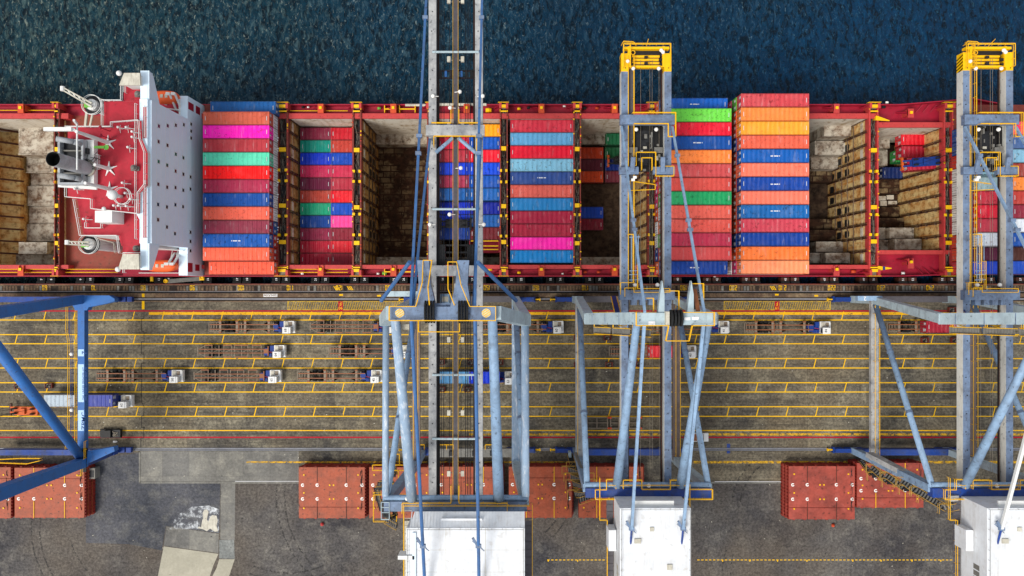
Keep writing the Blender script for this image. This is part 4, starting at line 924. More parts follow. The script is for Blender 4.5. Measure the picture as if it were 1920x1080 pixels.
# ---- two deck stacks past the middle crane
S2 = [(0,90,185),(105,205,66),(235,12,48),(0,72,150),(250,132,56),(196,72,72),(204,72,62),(20,160,92),(222,92,76),(214,80,68),(188,42,72),(204,68,68),(5,62,150)]
S3 = [(192,62,68),(250,132,58),(255,152,40),(224,94,68),(0,84,164),(240,114,88),(5,62,150),(240,118,92),(10,98,168),(198,62,78),(0,60,150),(252,122,50),(255,146,96)]
side_cols = [(214,84,40),(225,100,40),(190,60,45),(235,110,50),(30,70,140),(225,225,222),(200,70,55),(210,50,110),(90,180,60)]
for nm, S, x0, zt, rt in (('middle', S2, WX(1372, 19.0)-B40-.05, 19.0, 2.6), ('eastern', S3, WX(1517, 19.8)-B40, 19.8, 2.87)):
    grp = 'containers in the %s' % ('deck stack behind the middle crane' if nm == 'middle' else 'tall orange and blue deck stack')
    where = 'stack beside middle crane' if nm == 'middle' else 'tall orange and blue stack'
    for i, c in enumerate(S):
        nt = 3
        if nm == 'middle' and i in (0, 12): nt = 2
        if nm == 'eastern' and i == 12: nt = 3
        z = zt-(3-nt)*rt
        for t in range(nt if nm == 'middle' else 3):
            cc = c if t == 0 else (random.choice(side_cols) if nm == 'middle' or i < 4 or i > 10 else random.choice([(20,60,130),(170,60,40),(200,80,40),(30,30,60),c]))
            pos = {0: 'top', 1: 'second tier', 2: 'bottom'}[t]
            place(x0+B40/2-(0 if t == 0 else .12*t), row_y(i), z-rt*t, B40, rt-.02, cc, f'{cname(cc)} container, {pos} of {ORD[i]} row, {where}', grp, -1)
# ---- stack under the eastern crane
S4 = [None, None, (60,165,205), (60,120,170), (110,150,160), (120,160,170), (150,175,178), (190,40,58), (228,8,48), (186,50,68), (226,232,238), (92,24,56), (10,62,190)]
S4b = [None, None, (235,40,90), (70,100,150), (130,180,205), (150,60,50), (235,130,50), (190,60,50), (150,40,60), (230,235,240), (10,80,170), (80,40,30), (30,80,190)]
fc = [(210,52,48),(205,60,44),(200,45,60),(35,80,150),(225,80,50),(215,30,45),(225,222,215)]
x0 = WX(1834, 19.8)
for i in range(2, 13):
    for t in range(3):
        top = 19.8 if i < 11 else 17.0
        if i >= 11 and t == 2: continue
        c = S4[i] if t == 0 else ((225, 222, 212) if i in (7, 8, 9) else random.choice(fc)); pos = {0: 'top', 1: 'second tier', 2: 'bottom'}[t]
        place(x0+B20/2, row_y(i), top-2.87*t, B20, 2.85, c, f'{cname(c)} short container, {pos} of {ORD[i-2]} row under the eastern crane', 'containers stacked under the eastern crane', -1)
    c = S4b[i]; top = 19.8 if i < 11 else 17.0
    place(x0+B20*1.5+.1, row_y(i), top, B20, 2.85, c, f'{cname(c)} short container of the outer column, {ORD[i-2]} row beyond the eastern crane', 'containers stacked under the eastern crane', -1)
# ---- in the holds
def hold_rows(y0, n): return [y0-2.5*i-1.22 for i in range(n)]
HB = [((128,28,58),(188,18,38)),((0,148,130),(188,62,50)),((0,52,200),(0,68,178)),((194,36,84),(204,40,80)),((108,20,58),(178,44,64)),((184,66,50),(226,14,36)),((20,168,124),(0,74,188)),((0,64,146),(240,70,150)),((138,30,64),(138,30,50)),((176,10,44),(214,20,40)),((170,14,48),(150,26,50))]
for i, (a, b) in enumerate(HB):
    y = hold_rows(31.93, 11)[i]
    place(WX(563, 4.3)+B20/2, y, 4.3, B20, 2.59, a, f'{cname(a)} short container in the first filled hold, {ORD[i]} row, bridge side', 'short containers in the first filled hold', 1, rib=.40)
    place(WX(620.4, 4.3)+B20/2, y, 4.3, B20, 2.59, b, f'{cname(b)} short container in the first filled hold, {ORD[i]} row, bow side', 'short containers in the first filled hold', -1, rib=.40)
HD = [((0,62,172),(250,160,14)),((214,20,60),(0,84,190)),((174,44,60),(226,8,44)),((0,60,212),(0,70,210)),((164,44,76),(0,80,176)),((20,92,166),(16,94,174)),((0,48,200),(0,30,150)),((0,60,214),(22,92,170)),((0,58,150),(112,24,36))]
for i, (a, b) in enumerate(HD):
    y = hold_rows(32.0, 11)[i]; zt = 7.3 if i < 6 else 5.2
    place(WX(821.5, 7.3)+B20/2, y, zt, B20, 2.59, a, f'{cname(a)} short container below the trolley crane boom, {ORD[i]} row, bridge side', 'short containers in the hold under the tallest crane', 1, rusty=(i == 5), rib=.40)
    place(WX(880, 7.3)+B20/2, y, zt, B20, 2.59, b, f'{cname(b)} short container below the trolley crane boom, {ORD[i]} row, bow side', 'short containers in the hold under the tallest crane', 1, rib=.40)
fr = empty('flat_rack', (WX(908, 4)-.3, hold_rows(32.0, 11)[9], -8), 'red open frame container with three yellow bars beside the empty end of the hold', 'flat rack')
cx, cy = WX(908, 4), hold_rows(32.0, 11)[9]; mb = MB(); mb.box(cx-3, cy-1.2, 1.4, cx+3, cy+1.2, 1.9); mb.box(cx-3, cy-1.2, 1.9, cx-2.8, cy+1.2, 4); mb.box(cx+2.8, cy-1.2, 1.9, cx+3, cy+1.2, 4); mb.build('frame', M['red_side'], fr)
for dy in (-.6, .1, 1.1): mb = MB(); mb.box(cx-2.9, cy+dy-.1, 3.8, cx+2.9, cy+dy+.1, 4.0); mb.build('bar', M['yellow'], fr)
HE = [(205,44,64),(92,158,200),(236,8,48),(128,188,214),(40,72,138),(226,98,84),(28,124,186),(170,24,58),(166,24,54),(255,26,168),(0,128,200)]
for i, c in enumerate(HE):
    place(WX(956.5, 10.4)+B40/2-.05, hold_rows(32.24, 11)[i], 10.4, B40-.15, 2.59, c, f'{cname(c)} long container in the full middle hold, {ORD[i]} row from the sea', 'long containers in the full middle hold', 1, rusty=(i in (3, 10)), rib=.46)
# part-filled hold beside the middle crane
yF = hold_rows(32.1, 11)
for (i, px, zt, c, w) in ((1, 1134-57, -4.6, (205,62,14), 'orange-red'), (2, 1134-57, -4.6, (96,22,44), 'dark maroon'), (3, 1134-57, -4.6, (212,72,24), 'orange'), (6, 1134-57, -5, (10,70,190), 'blue'), (7, 1134-57, -5, (140,18,48), 'dark red'),
                         (0, 1136, -2.4, (12,98,60), 'green'), (1, 1134.5, -4.6, (10,96,54), 'green'), (2, 1134.5, -4.6, (8,44,128), 'navy blue'), (3, 1134.5, -4.6, (116,34,52), 'maroon')):
    place(WX(px, zt)+B20/2, yF[i], zt, B20, 2.59, c, f'{w} short container deep in the part-filled hold, {ORD[i]} row, {"bridge" if px < 1100 else "bow"} side', 'short containers deep in the part-filled hold', 1, rusty=False, rib=.40)
# bow hold
for (px0, py, zt, c, lab) in ((1690, 261, 4.2, (228,20,42), 'bright red short container in the bow hold against the seaward wall'), (1691, 285, 4.2, (184,26,52), 'crimson short container in the bow hold, just quayward of the bright red one'),
                             (1680, 293, 1.2, (10,150,60), 'green container half hidden under the crimson one in the bow hold'), (1655, 324, -4.6, (14,42,104), 'navy blue container lying deepest in the bow hold below the spreader')):
    p = W(px0, py, zt); place(p.x+B20/2, p.y, zt, B20, 2.59, c, lab, 'containers in the bow hold', -1, rib=.40)
sc_ = place(WX(1733, 9), WY(306, 9), 8.6, B20, 2.59, (176,24,52), 'crimson container hanging from the blue spreader over the bow hold', None, -1, rib=.40, rot=math.radians(4)); 
# spreader hanging over the bow hold
def spreader(cx, cy, z, L, rot, m1, m2, label, group=None, ropes=None):
    s_ = empty('container_spreader', (cx, cy, z), label, 'spreader', group)
    ca, sa = math.cos(rot), math.sin(rot)
    def T(x, y, zz): return (cx+x*ca-y*sa, cy+x*sa+y*ca, z+zz)
    mb = MB()
    for y in (-.5, .5): mb.beam(T(-L/2, y, .2), T(L/2, y, .2), .3, .35)
    for x in (-L*.3, -L*.1, L*.1, L*.3): mb.beam(T(x, -.6, .25), T(x, .6, .25), .3, .3)
    mb.build('main_beam', m1, s_)
    for e in (-1, 1):
        mb = MB(); mb.beam(T(e*L/2, -1.2, .15), T(e*L/2, 1.2, .15), .4, .4)
        for y in (-1.1, 1.1): mb.beam(T(e*L/2, y, .3), T(e*(L/2+.15), y, -.3), .3, .3)
        mb.build('end_beam', m2, s_)
    mb = MB(); mb.beam(T(-L*.3, 0, 1.0), T(L*.42, 0, 1.0), 1.7, .45); mb.box(T(0, 0, 0)[0]-.6, T(0, 0, 0)[1]-.6, z+1.2, T(0, 0, 0)[0]+.4, T(0, 0, 0)[1]+.5, z+1.7); mb.build('head_block', m1, s_)
    for x in (-.25*L, .28*L):
        for y in (-.5, .5):
            mb = MB(); mb.tube(T(x, y-.12, 1.5), T(x, y+.12, 1.5), .45, 14); mb.build('sheave', M['rubber'], s_)
    if ropes:
        for x in (-.25*L, .28*L):
            for y in (-.5, .5): mb = MB(); a = T(x, y, 1.6); mb.tube(a, (a[0]+ropes[0], a[1]+ropes[1], ropes[2]), .035, 4, caps=False); mb.build('hoist_rope', M['dark'], s_)
    return s_
spreader(WX(1736, 10)+.0, WY(303, 10), 8.75, 8.0, math.radians(4), M['sp_blue'], M['sp_orange'], 'blue spreader with orange ends lowered over the bow hold, carrying a crimson container', None, (0, .3, 31))
spreader(WX(1172, 0), WY(297, 0), -3.6, 6.0, 0, M['dark'], M['sp_orange'], 'orange-ended spreader lowered deep into the hold beside the middle crane', None, (.5, .5, 31))
spreader(WX(852, 8), WY(418, 8), 5.4, 6.0, 0, M['dark'], M['dark'], 'black spreader frame resting on blue containers under the tallest crane', None, (0, .3, 40))
spreader(WX(47, 2), WY(770, 2), 1.2, 6.6, math.radians(-2), M['sp_orange'], M['rust_dark'], 'rusty orange spreader standing on the quay lane by the azure crane', None, (-15, -2, 30))

# ================================================================ YARD VEHICLES
ZT = 1.45
def wheel(mb, x, y, r=.52, w=.5, m=0): mb.tube((x, y-w/2, r), (x, y+w/2, r), r, 14, m)
def trailer_parts(root, kind, xr, xf, p='rusty'):
    """skeletal trailer from x=xr (rear) to xf (front), root at origin"""
    fr = MB(); L = xf-xr
    if kind == 'A':
        for y in (-.48, .48): fr.beam((xr+.3, y, ZT-.1), (xf, y, ZT-.1), .17, .3)
        fx = xr+.5
        for t in (.0, .03, .07, .11): fr.box(xr+L*t, -.95, ZT-.3, xr+L*t+.14, .95, ZT-.15, 1)
        for t in (.43, .47, .51, .86, .93): fr.box(xr+L*t, -.85, ZT-.25, xr+L*t+.16, .85, ZT-.08, t > .45)
        for y in (-.95, .95): fr.box(xr, y-.06, ZT-.3, xr+L*.15, y+.06, ZT-.15, 1)
        root_fr = fr.build('frame', [M['chassis'], M['chassis_g']], root)
        for t in (.17, .41, .53, .87):
            b = MB(); x = xr+L*t; b.box(x-.22, -1.25, ZT-.3, x+.22, 1.25, ZT); b.box(x-.26, -1.27, ZT-.2, x+.26, -1.0, ZT+.12, 1); b.box(x-.26, 1.0, ZT-.2, x+.26, 1.27, ZT+.12, 1)
            d = -1 if t in (.41, .87) else 1
            for sy in (-1, 1): b.add([(x+d*.2, sy*1.05, ZT-.06), (x+d*1.3, sy*.5, ZT-.06), (x+d*.2, sy*.5, ZT-.06)], [(0, 1, 2), (2, 1, 0)], 2)
            b.build('bolster', [M['chassis_g'], M['chassis'], M['cr_light']], root)
        wx = (xr+L*.25, xr+L*.33)
    else:
        for y in (-.38, .38): fr.beam((xr+.2, y, ZT-.05), (xf, y, ZT-.05), .15, .28)
        for y in (-1.2, 1.2):
            for t0, t1 in ((.10, .21), (.36, .48), (.52, .71), (.77, .90)): fr.box(xr+L*t0, y-.09, ZT-.22, xr+L*t1, y+.09, ZT+.02, 0)
        for t in (.10, .20, .30, .37, .48, .52, .62, .71, .78, .90): fr.box(xr+L*t-.07, -1.2, ZT-.2, xr+L*t+.07, 1.2, ZT-.06, 1)
        ts = (.10, .20, .30, .37, .48, .62, .71, .78, .90)
        for i in range(len(ts)-1):
            s_ = 1 if i % 2 else -1; fr.beam((xr+L*ts[i], -s_*.38, ZT-.12), (xr+L*ts[i+1], s_*.38, ZT-.12), .07, .07, 1)
        fr.beam((xr, -.35, ZT-.1), (xr+L*.1, -1.1, ZT-.1), .1, .1, 1); fr.beam((xr, .35, ZT-.1), (xr+L*.1, 1.1, ZT-.1), .1, .1, 1); fr.box(xr-.1, -.8, ZT-.3, xr+.12, .8, ZT-.05, 1)
        fr.box(xf-.9, -.4, ZT-.1, xf-.1, .4, ZT+.05, 0)
        fr.build('frame', [M['chassis'], M['chassis_g']], root)
        b = MB(); b.box(xf-.1, -1.0, ZT-.3, xf+.1, 1.0, ZT+.1); b.build('bolster', M['chassis'], root)
        wx = (xr+L*.17, xr+L*.27)
    for x in wx:
        for sy in (-1, 1):
            w = MB(); wheel(w, x, sy*.98, .5, .26); wheel(w, x, sy*.68, .5, .24); w.build('wheel', M['rubber'], root)
        a = MB(); a.box(x-.08, -.9, .42, x+.08, .9, .58); a.build('axle', M['dark'], root)
def tractor_parts(root, xf, num):
    """yard tractor whose nose is at x=xf"""
    b = MB(); b.box(xf-4.6, -.55, .55, xf-.6, .55, .95); b.box(xf-3.4, -1.1, .7, xf-2.2, -.5, 1.25); b.box(xf-4.4, -.9, .95, xf-3.3, .3, 1.2); b.tube((xf-3.9, .1, 1.15), (xf-3.9, .1, 1.45), .55, 12); b.box(xf-3.1, .1, .9, xf-2.3, 1.1, 1.5); b.tube((xf-2.8, -.5, 1.2), (xf-2.8, -1.0, 1.2), .2, 8); b.build('frame', M['truck_blue'], root)
    b = MB(); b.box(xf-2.2, -.0, .8, xf-.15, 1.2, 1.75); b.box(xf-.55, -1.2, .6, xf, 1.15, 1.35); b.box(xf-.3, -1.0, 1.3, xf-.02, 1.0, 1.6); b.box(xf-2.0, .15, 1.75, xf-1.3, 1.05, 1.95, 1); b.box(xf-1.15, .2, 1.75, xf-.5, 1.0, 1.85, 2)
    b.build('engine_hood', [M['white'], M['canvas'], M['chassis_g']], root)
    b = MB(); b.box(xf-2.1, -1.22, .8, xf-.55, -.02, 2.9); b.box(xf-2.15, -1.25, 2.9, xf-.9, .01, 2.98); cab = b.build('cab', M['white'], root); ORG[cab.name] = Vector((0, 0, 0))
    w = MB(); w.add([(xf-.89, -1.18, 2.88), (xf-.53, -1.18, 1.75), (xf-.53, -.06, 1.75), (xf-.89, -.06, 2.88)], [(0, 1, 2, 3)]); w.build('windscreen', M['window'], cab)
    w = MB(); w.box(xf-2.17, -1.1, 1.9, xf-2.10, -.15, 2.6); w.build('rear_window', M['window'], cab)
    g = MB(); [g.box(xf-2.5, -1.05+.2*i, 2.86, xf-2.16, -.95+.2*i, 2.92) for i in range(5)]; g.build('roof_grille', M['dark'], cab)
    if num: text_mesh(num, .72, 'number', M['txt_black'], (xf-1.5, -.62, 2.99), math.pi/2, cab)
    b = MB(); b.tube((xf-3.3, -.1, 1.5), (xf-2.3, -.3, 1.7), .06, 6); b.build('hose', M['red_side'], root)
    for x in (xf-1.1, xf-4.0):
        for sy in (-1, 1): w = MB(); wheel(w, x, sy*(.95 if x > xf-2 else .9), .5, .32 if x > xf-2 else .5); w.build('wheel', M['rubber'], root)
def truck(px0, px1, py, kind, num, label, grp='yard tractors with trailers on the quay lanes'):
    L = (px1-px0)*(H-2)/F; r = empty('yard_truck', (0, 0, 0)); trailer_parts(r, kind, -L/2, L/2-3.5); tractor_parts(r, L/2, num)
    c = W((px0+px1)/2, py, 1.6); r.location = (c.x, c.y, 0); tag(r, label, 'yard truck', grp); return r
truck(390, 553, 613, 'A', '68', 'yard truck 68 with rusty skeletal trailer, lane nearest the ship, ahead of another trailer')
truck(581, 741, 612.5, 'B', None, 'yard truck with ladder-frame trailer, its cab hidden behind the tall crane legs')
truck(900, 1057, 613, 'A', '60', 'yard truck 60 with skeletal trailer emerging beside the tall crane leg')
truck(1212, 1368, 613, 'A', '41', 'yard truck 41 whose trailer is hidden beneath the middle crane')
truck(1396, 1558, 614, 'A', '44', 'yard truck alone in the lane between the middle and eastern cranes')
truck(1664, 1829, 613, 'A', None, 'yard truck carrying a crimson container below the eastern crane')
truck(370, 535, 658.5, 'B', '64', 'yard truck 64 with ladder-frame trailer in the second lane from the ship')
truck(615, 775, 658.5, 'A', '57', 'yard truck in the second lane partly hidden by the tall crane legs')
truck(1142, 1306, 659, 'A', '43', 'yard truck with a red short container below the middle crane')
truck(178, 343, 705, 'A', '58', 'yard truck 58 with skeletal trailer beside the azure crane leg')
truck(363, 527, 705, 'B', '65', 'yard truck 65 with ladder-frame trailer, middle of three in its lane')
truck(556, 717, 705, 'A', '45', 'yard truck 45 with skeletal trailer just before the tall crane leg')
truck(805, 967, 708, 'B', '63', 'yard truck 63 carrying two blue short containers under the tall crane')
truck(84, 248, 752, 'A', '62', 'yard truck 62 carrying pale grey and violet-blue containers by the azure crane')
def on_truck(px0, py, c, label, rusty=False, door=1):
    p = W(px0, py, 4.05); place(p.x+B20/2, p.y, ZT+.13+2.59, B20, 2.59, c, label, 'containers riding on yard trucks', door, rusty, .40)
on_truck(83, 751.5, (164,176,184), 'pale grey short container on the yard truck beside the azure crane')
on_truck(154, 751.5, (62,72,150), 'violet-blue short container behind the cab of yard truck 62')
on_truck(823, 708, (78,140,186), 'light blue short container on the trailer under the tall crane', True)
on_truck(880, 708, (0,52,205), 'vivid blue short container just behind the cab of yard truck 63')
on_truck(1218, 659.5, (222,40,50), 'red short container on the yard truck beneath the middle crane', door=-1)
on_truck(1737, 613, (168,24,48), 'crimson short container on the yard truck under the eastern crane stairs', door=-1)
# twist-lock crates
crp = empty('twistlock_crate', (0, 0, 0))
mb = MB(); mb.box(-.7, -.5, 0, .7, .5, .12); [mb.box(*b_) for b_ in ((-.72, -.52, .1, -.64, .52, .8), (.64, -.52, .1, .72, .52, .8), (-.64, -.52, .1, .64, -.45, .8), (-.64, .45, .1, .64, .52, .8))]; mb.build('bin', M['rust_red'], crp)
random.seed(6); mb = MB()
for j in range(26): x, y = random.uniform(-.5, .5), random.uniform(-.33, .33); mb.cbox((x, y, .45+random.uniform(0, .25)), .2, .14, .16, j % 2)
tag(mb.build('twistlock_heap', [M['rods'], M['dark']], crp), kind='stuff')
crates = [(35, 724, 'on the lane line nearest the azure crane diagonal'), (92, 723, 'between the azure crane diagonal and its walkway'), (827, 679, 'beside the grey girder of the tall crane, ship side row'), (883, 679, 'middle one below the tall crane boom'), (937, 679, 'tucked behind the pale tube of the tall crane'), (828, 730, 'just landward of the light blue container'), (877, 730, 'just landward of the vivid blue container'),
          (1083, 633, 'beside the dark tube of the middle crane, ship side row'), (1139, 633, 'below the zigzag stairs of the middle crane'), (1083, 684, 'half hidden by the tube of the middle crane, landward row'), (1142, 684, 'standing clear near the middle crane, landward row'), (1199, 683, 'behind the pale tube of the middle crane'), (1734, 638, 'landward of the crimson container, further from the white girder'), (1790, 638, 'close to the white girder of the eastern crane'), (1785, 581, 'beside the red line under the eastern crane')]
for i, (px, py, w_) in enumerate(crates):
    o = copy_tree(crp) if i else crp; p = W(px, py, .5); o.location = (p.x, p.y, 0); o.rotation_euler = (0, 0, random.uniform(-.06, .06)); tag(o, 'rusty open crate of twistlocks '+w_, 'crate', 'twistlock crates on the lane lines')
# rusty frames lying on the lane
for nm, (u0, u1) in (('beside the dark tube of the middle crane', (1084, 1141)), ('partly under the tubes of the middle crane', (1145, 1202))):
    a, b = W(u0, 783, .5), W(u1, 803, .5); r = empty('lifting_frame', ((a.x+b.x)/2, (a.y+b.y)/2, 0), 'rusty rectangular lifting frame lying flat '+nm, 'steel frame', 'rusty frames on the quay lane')
    mb = MB()
    for y in (a.y, b.y): mb.beam((a.x, y, .4), (b.x, y, .4), .16, .3)
    for t in (0, .27, .30, .62, .97): mb.beam((a.x+(b.x-a.x)*t, a.y, .38), (a.x+(b.x-a.x)*t, b.y, .38), .18, .3)
    mb.beam((a.x, (a.y+b.y)/2, .36), (b.x, (a.y+b.y)/2, .36), .12, .2); mb.build('beam', M['chassis_g'], r)
    for x in (a.x, b.x):
        for y in (a.y, b.y): mb = MB(); mb.cbox((x, y, .35), .35, .35, .6); mb.build('corner_block', M['orange'], r)
# hatch covers piled on the yard
RNG = [(.06, .35), (.06, .62), (.28, .35), (.28, .62), (.72, .35), (.72, .62), (.96, .35), (.96, .62)]
def cover_pile(px0, py0, px1, py1, lab, n=3, fold=.78, mt='hatch', side=1, rings=True, stripes=True, topfold=False):
    z = 3.4; a, b = W(px0, py0, z), W(px1, py1, z)
    for t in range(n):
        zt = z-t*1.12; o_ = .22*t*side
        r = empty('hatch_cover', ((a.x+b.x)/2, (a.y+b.y)/2, zt-1.1), (['top', 'second', 'lowest'][t] if t else 'top')+' orange-red hatch cover of the pile '+lab, 'hatch cover', 'hatch covers piled on the yard')
        mb = MB(); x0, x1, y1, y0 = a.x+o_, b.x+o_, a.y, b.y
        yf = y1-(y1-y0)*(.22 if topfold else fold)
        mb.box(x0, y0, zt-1.05, x1, y1, zt-.18, 1)
        mb.box(x0+.02, yf+.06, zt-.18, x1-.02, y1-.02, zt, 0); mb.box(x0+.02, y0+.02, zt-.18, x1-.02, yf-.06, zt-(.06), 0)
        mb.build('panel', [M[mt], M['hatch_side']], r)
        mb = MB()
        for j in range(16): yy = y0+(y1-y0)*(j+.5)/16; xs = x1 if side > 0 else x0; mb.box(xs-.08, yy-.13, zt-.95, xs+.16*side, yy+.13, zt-.2)
        for j in range(6): xx = x0+(x1-x0)*(j+.5)/6; mb.box(xx-.2, y1-.05, zt-.9, xx+.2, y1+.18, zt-.25); mb.box(xx-.2, y0-.18, zt-.9, xx+.2, y0+.05, zt-.25)
        xs = x1 if side > 0 else x0; mb.box(xs-.05, y0, zt-.7, xs+.06*side, y1, zt-.5); mb.box(x0, y1-.04, zt-.7, x1, y1+.06, zt-.5); mb.box(x0, y0-.06, zt-.7, x1, y0+.04, zt-.5)
        mb.build('edge_rib', M['hatch_side'], r)
        if t: continue
        W_, H_ = x1-x0, y1-y0
        if rings:
            for u, v_ in RNG:
                mb = MB(); mb.disc_ring((x0+W_*u, y1-H_*v_, zt+.012), .14, .34, 14, 0, 2); mb.build('ring_marking', M['lamp'], r)
        for u in (.28, .72):
            mb = MB(); xx = x0+W_*u; mb.box(xx-.05, y0, zt+.004, xx+.05, y0+H_*.33, zt+.08); mb.box(xx-.05, y1-H_*.30, zt+.006, xx+.05, y1-.02, zt+.08); mb.build('guide_bar', M['yellow'] if stripes else M['rust_dark'], r)
        for u, v_ in ((.08, .15), (.08, .5), (.08, .8), (.9, .15), (.9, .5), (.9, .8), (.47, .35), (.53, .35), (.47, .62), (.53, .62)):
            mb = MB(); mb.box(x0+W_*u-.13, y1-H_*v_-.13, zt+.002, x0+W_*u+.13, y1-H_*v_+.16, zt+.10); mb.build('lashing_socket', M['yellow'], r)
        mb = MB(); xx = x1-.9 if side > 0 else x0+.6
        random.seed(int(px0))
        for j in range(14): yy = y0+H_*random.uniform(.1, .9); mb.tube((x1-.9+random.uniform(0, .4), yy, zt+.05), (x1-.9+random.uniform(0, .4), min(y1, yy+random.uniform(.5, 2)), zt+.05), .04, 4, caps=False)
        mb.build('lashing_rods', M['dark'], r)
cover_pile(-112, 876, 20, 972, 'cut by the frame beside the azure crane', 3, topfold=True)
cover_pile(27, 877, 158, 971, 'beneath the azure crane diagonal beam', 3, topfold=True)
cover_pile(560, 876, 684, 972, 'standing clear between the azure and the tall crane', 3, stripes=False)
cover_pile(692, 876, 812, 972, 'under the stairs of the tall crane', 3)
cover_pile(820, 875, 940, 972, 'under the boom of the tall crane', 3, topfold=True)
cover_pile(954, 875, 1072, 971, 'between the tall and the middle crane', 3, topfold=True)
cover_pile(1085, 875, 1206, 971, 'under the stairs of the middle crane', 3, topfold=True)
cover_pile(1479, 874, 1603, 974, 'farther from the eastern crane stairs, with orange edge', 3, mt='hatch2', side=-1, stripes=False)
cover_pile(1607, 868, 1732, 952, 'under the stairs of the eastern crane', 3, mt='hatch2', side=-1)
# pickup trucks
def pickup(px, py, L, wd, flip, m, label, bedm):
    p = W(px, py, 1); r = empty('pickup_truck', (0, 0, 0)); s = -1 if flip else 1
    b = MB(); b.box(-L/2+.1, -wd/2, .4, L/2-.1, wd/2, .95); b.box(s*L*.18, -wd/2+.05, .95, s*(L/2-.15), wd/2-.05, 1.1); b.box(s*-.05*L, -wd/2+.08, .95, s*-(L/2-.1), -wd/2+.16, 1.2); b.box(s*-.05*L, wd/2-.16, .95, s*-(L/2-.1), wd/2-.08, 1.2); b.box(s*-(L/2-.2), -wd/2+.1, .95, s*-(L/2-.1), wd/2-.1, 1.2); b.build('body', m, r)
    c = MB(); c.prism([(s*L*.20, -wd/2+.2), (s*L*.20, wd/2-.2), (-s*.07*L, wd/2-.15), (-s*.07*L, -wd/2+.15)], 1.1, 1.65); cc_ = c.build('cab', m, r)
    w = MB(); w.add([(s*L*.26, -wd/2+.15, 1.12), (s*L*.26, wd/2-.15, 1.12), (s*L*.19, wd/2-.25, 1.6), (s*L*.19, -wd/2+.25, 1.6)], [(0, 1, 2, 3) if s > 0 else (3, 2, 1, 0)]); w.build('windscreen', M['window'], cc_)
    w = MB(); w.box(-s*.07*L, -wd/2+.15, 1.1, -s*(L/2-.2), wd/2-.15, 1.12); w.build('load_bed', bedm, r)
    if m == M['black']: w = MB(); [w.tube((-s*L*random.uniform(.1, .42), random.uniform(-.6, .6), 1.2), (-s*L*random.uniform(.1, .42), random.uniform(-.6, .6), 1.3), .06, 5) for _ in range(12)]; tag(w.build('load', M['rods'], r), kind='stuff')
    for x in (-L*.3, L*.3):
        for sy in (-1, 1): w = MB(); wheel(w, x, sy*(wd/2-.12), .36, .24); w.build('wheel', M['rubber'], r)
    for sy in (-1, 1): w = MB(); w.box(s*(L/2-.12), sy*(wd/2-.15), .7, s*(L/2-.05), sy*(wd/2-.45), .85); w.build('headlight', M['lamp'], r)
    r.location = (p.x, p.y, 0); tag(r, label, 'pickup truck')
pickup(207, 813, 4.4, 1.75, True, M['black'], 'black pickup truck with loaded bed parked on the red line', M['dark'])
pickup(1309, 820, 4.4, 1.75, False, M['white'], 'white pickup truck on the red line under the middle crane tubes', M['chassis'])
for (px, py, m_, l_) in ((604, 983, 'coaming', 'small red float lying on the asphalt by the clear hatch cover pile'), (1562, 985, 'orange', 'small orange float lying on the asphalt by the orange-edged cover pile')):
    mb = MB(); p = W(px, py, .3); mb.ball((p.x, p.y, .32), .34, 12); mb.tube((p.x, p.y, .6), (p.x, p.y, .75), .08, 8); mb.ring((p.x, p.y, .32), .34, .03, 14); o = mb.build('mooring_float', M[m_], None, True); tag(o, l_, 'float')
for (px, py, l_) in ((1655, 846, 'beside the landward rail near the eastern crane'), (215, 828, 'behind the black pickup truck')):
    mb = MB(); p = W(px, py, .2); mb.box(p.x-.28, p.y-.2, 0, p.x+.28, p.y+.2, .35); mb.ball((p.x+.4, p.y, .2), .18, 8); tag(mb.build('cable_box', M['lamp']), 'small white cable box '+l_, 'box')
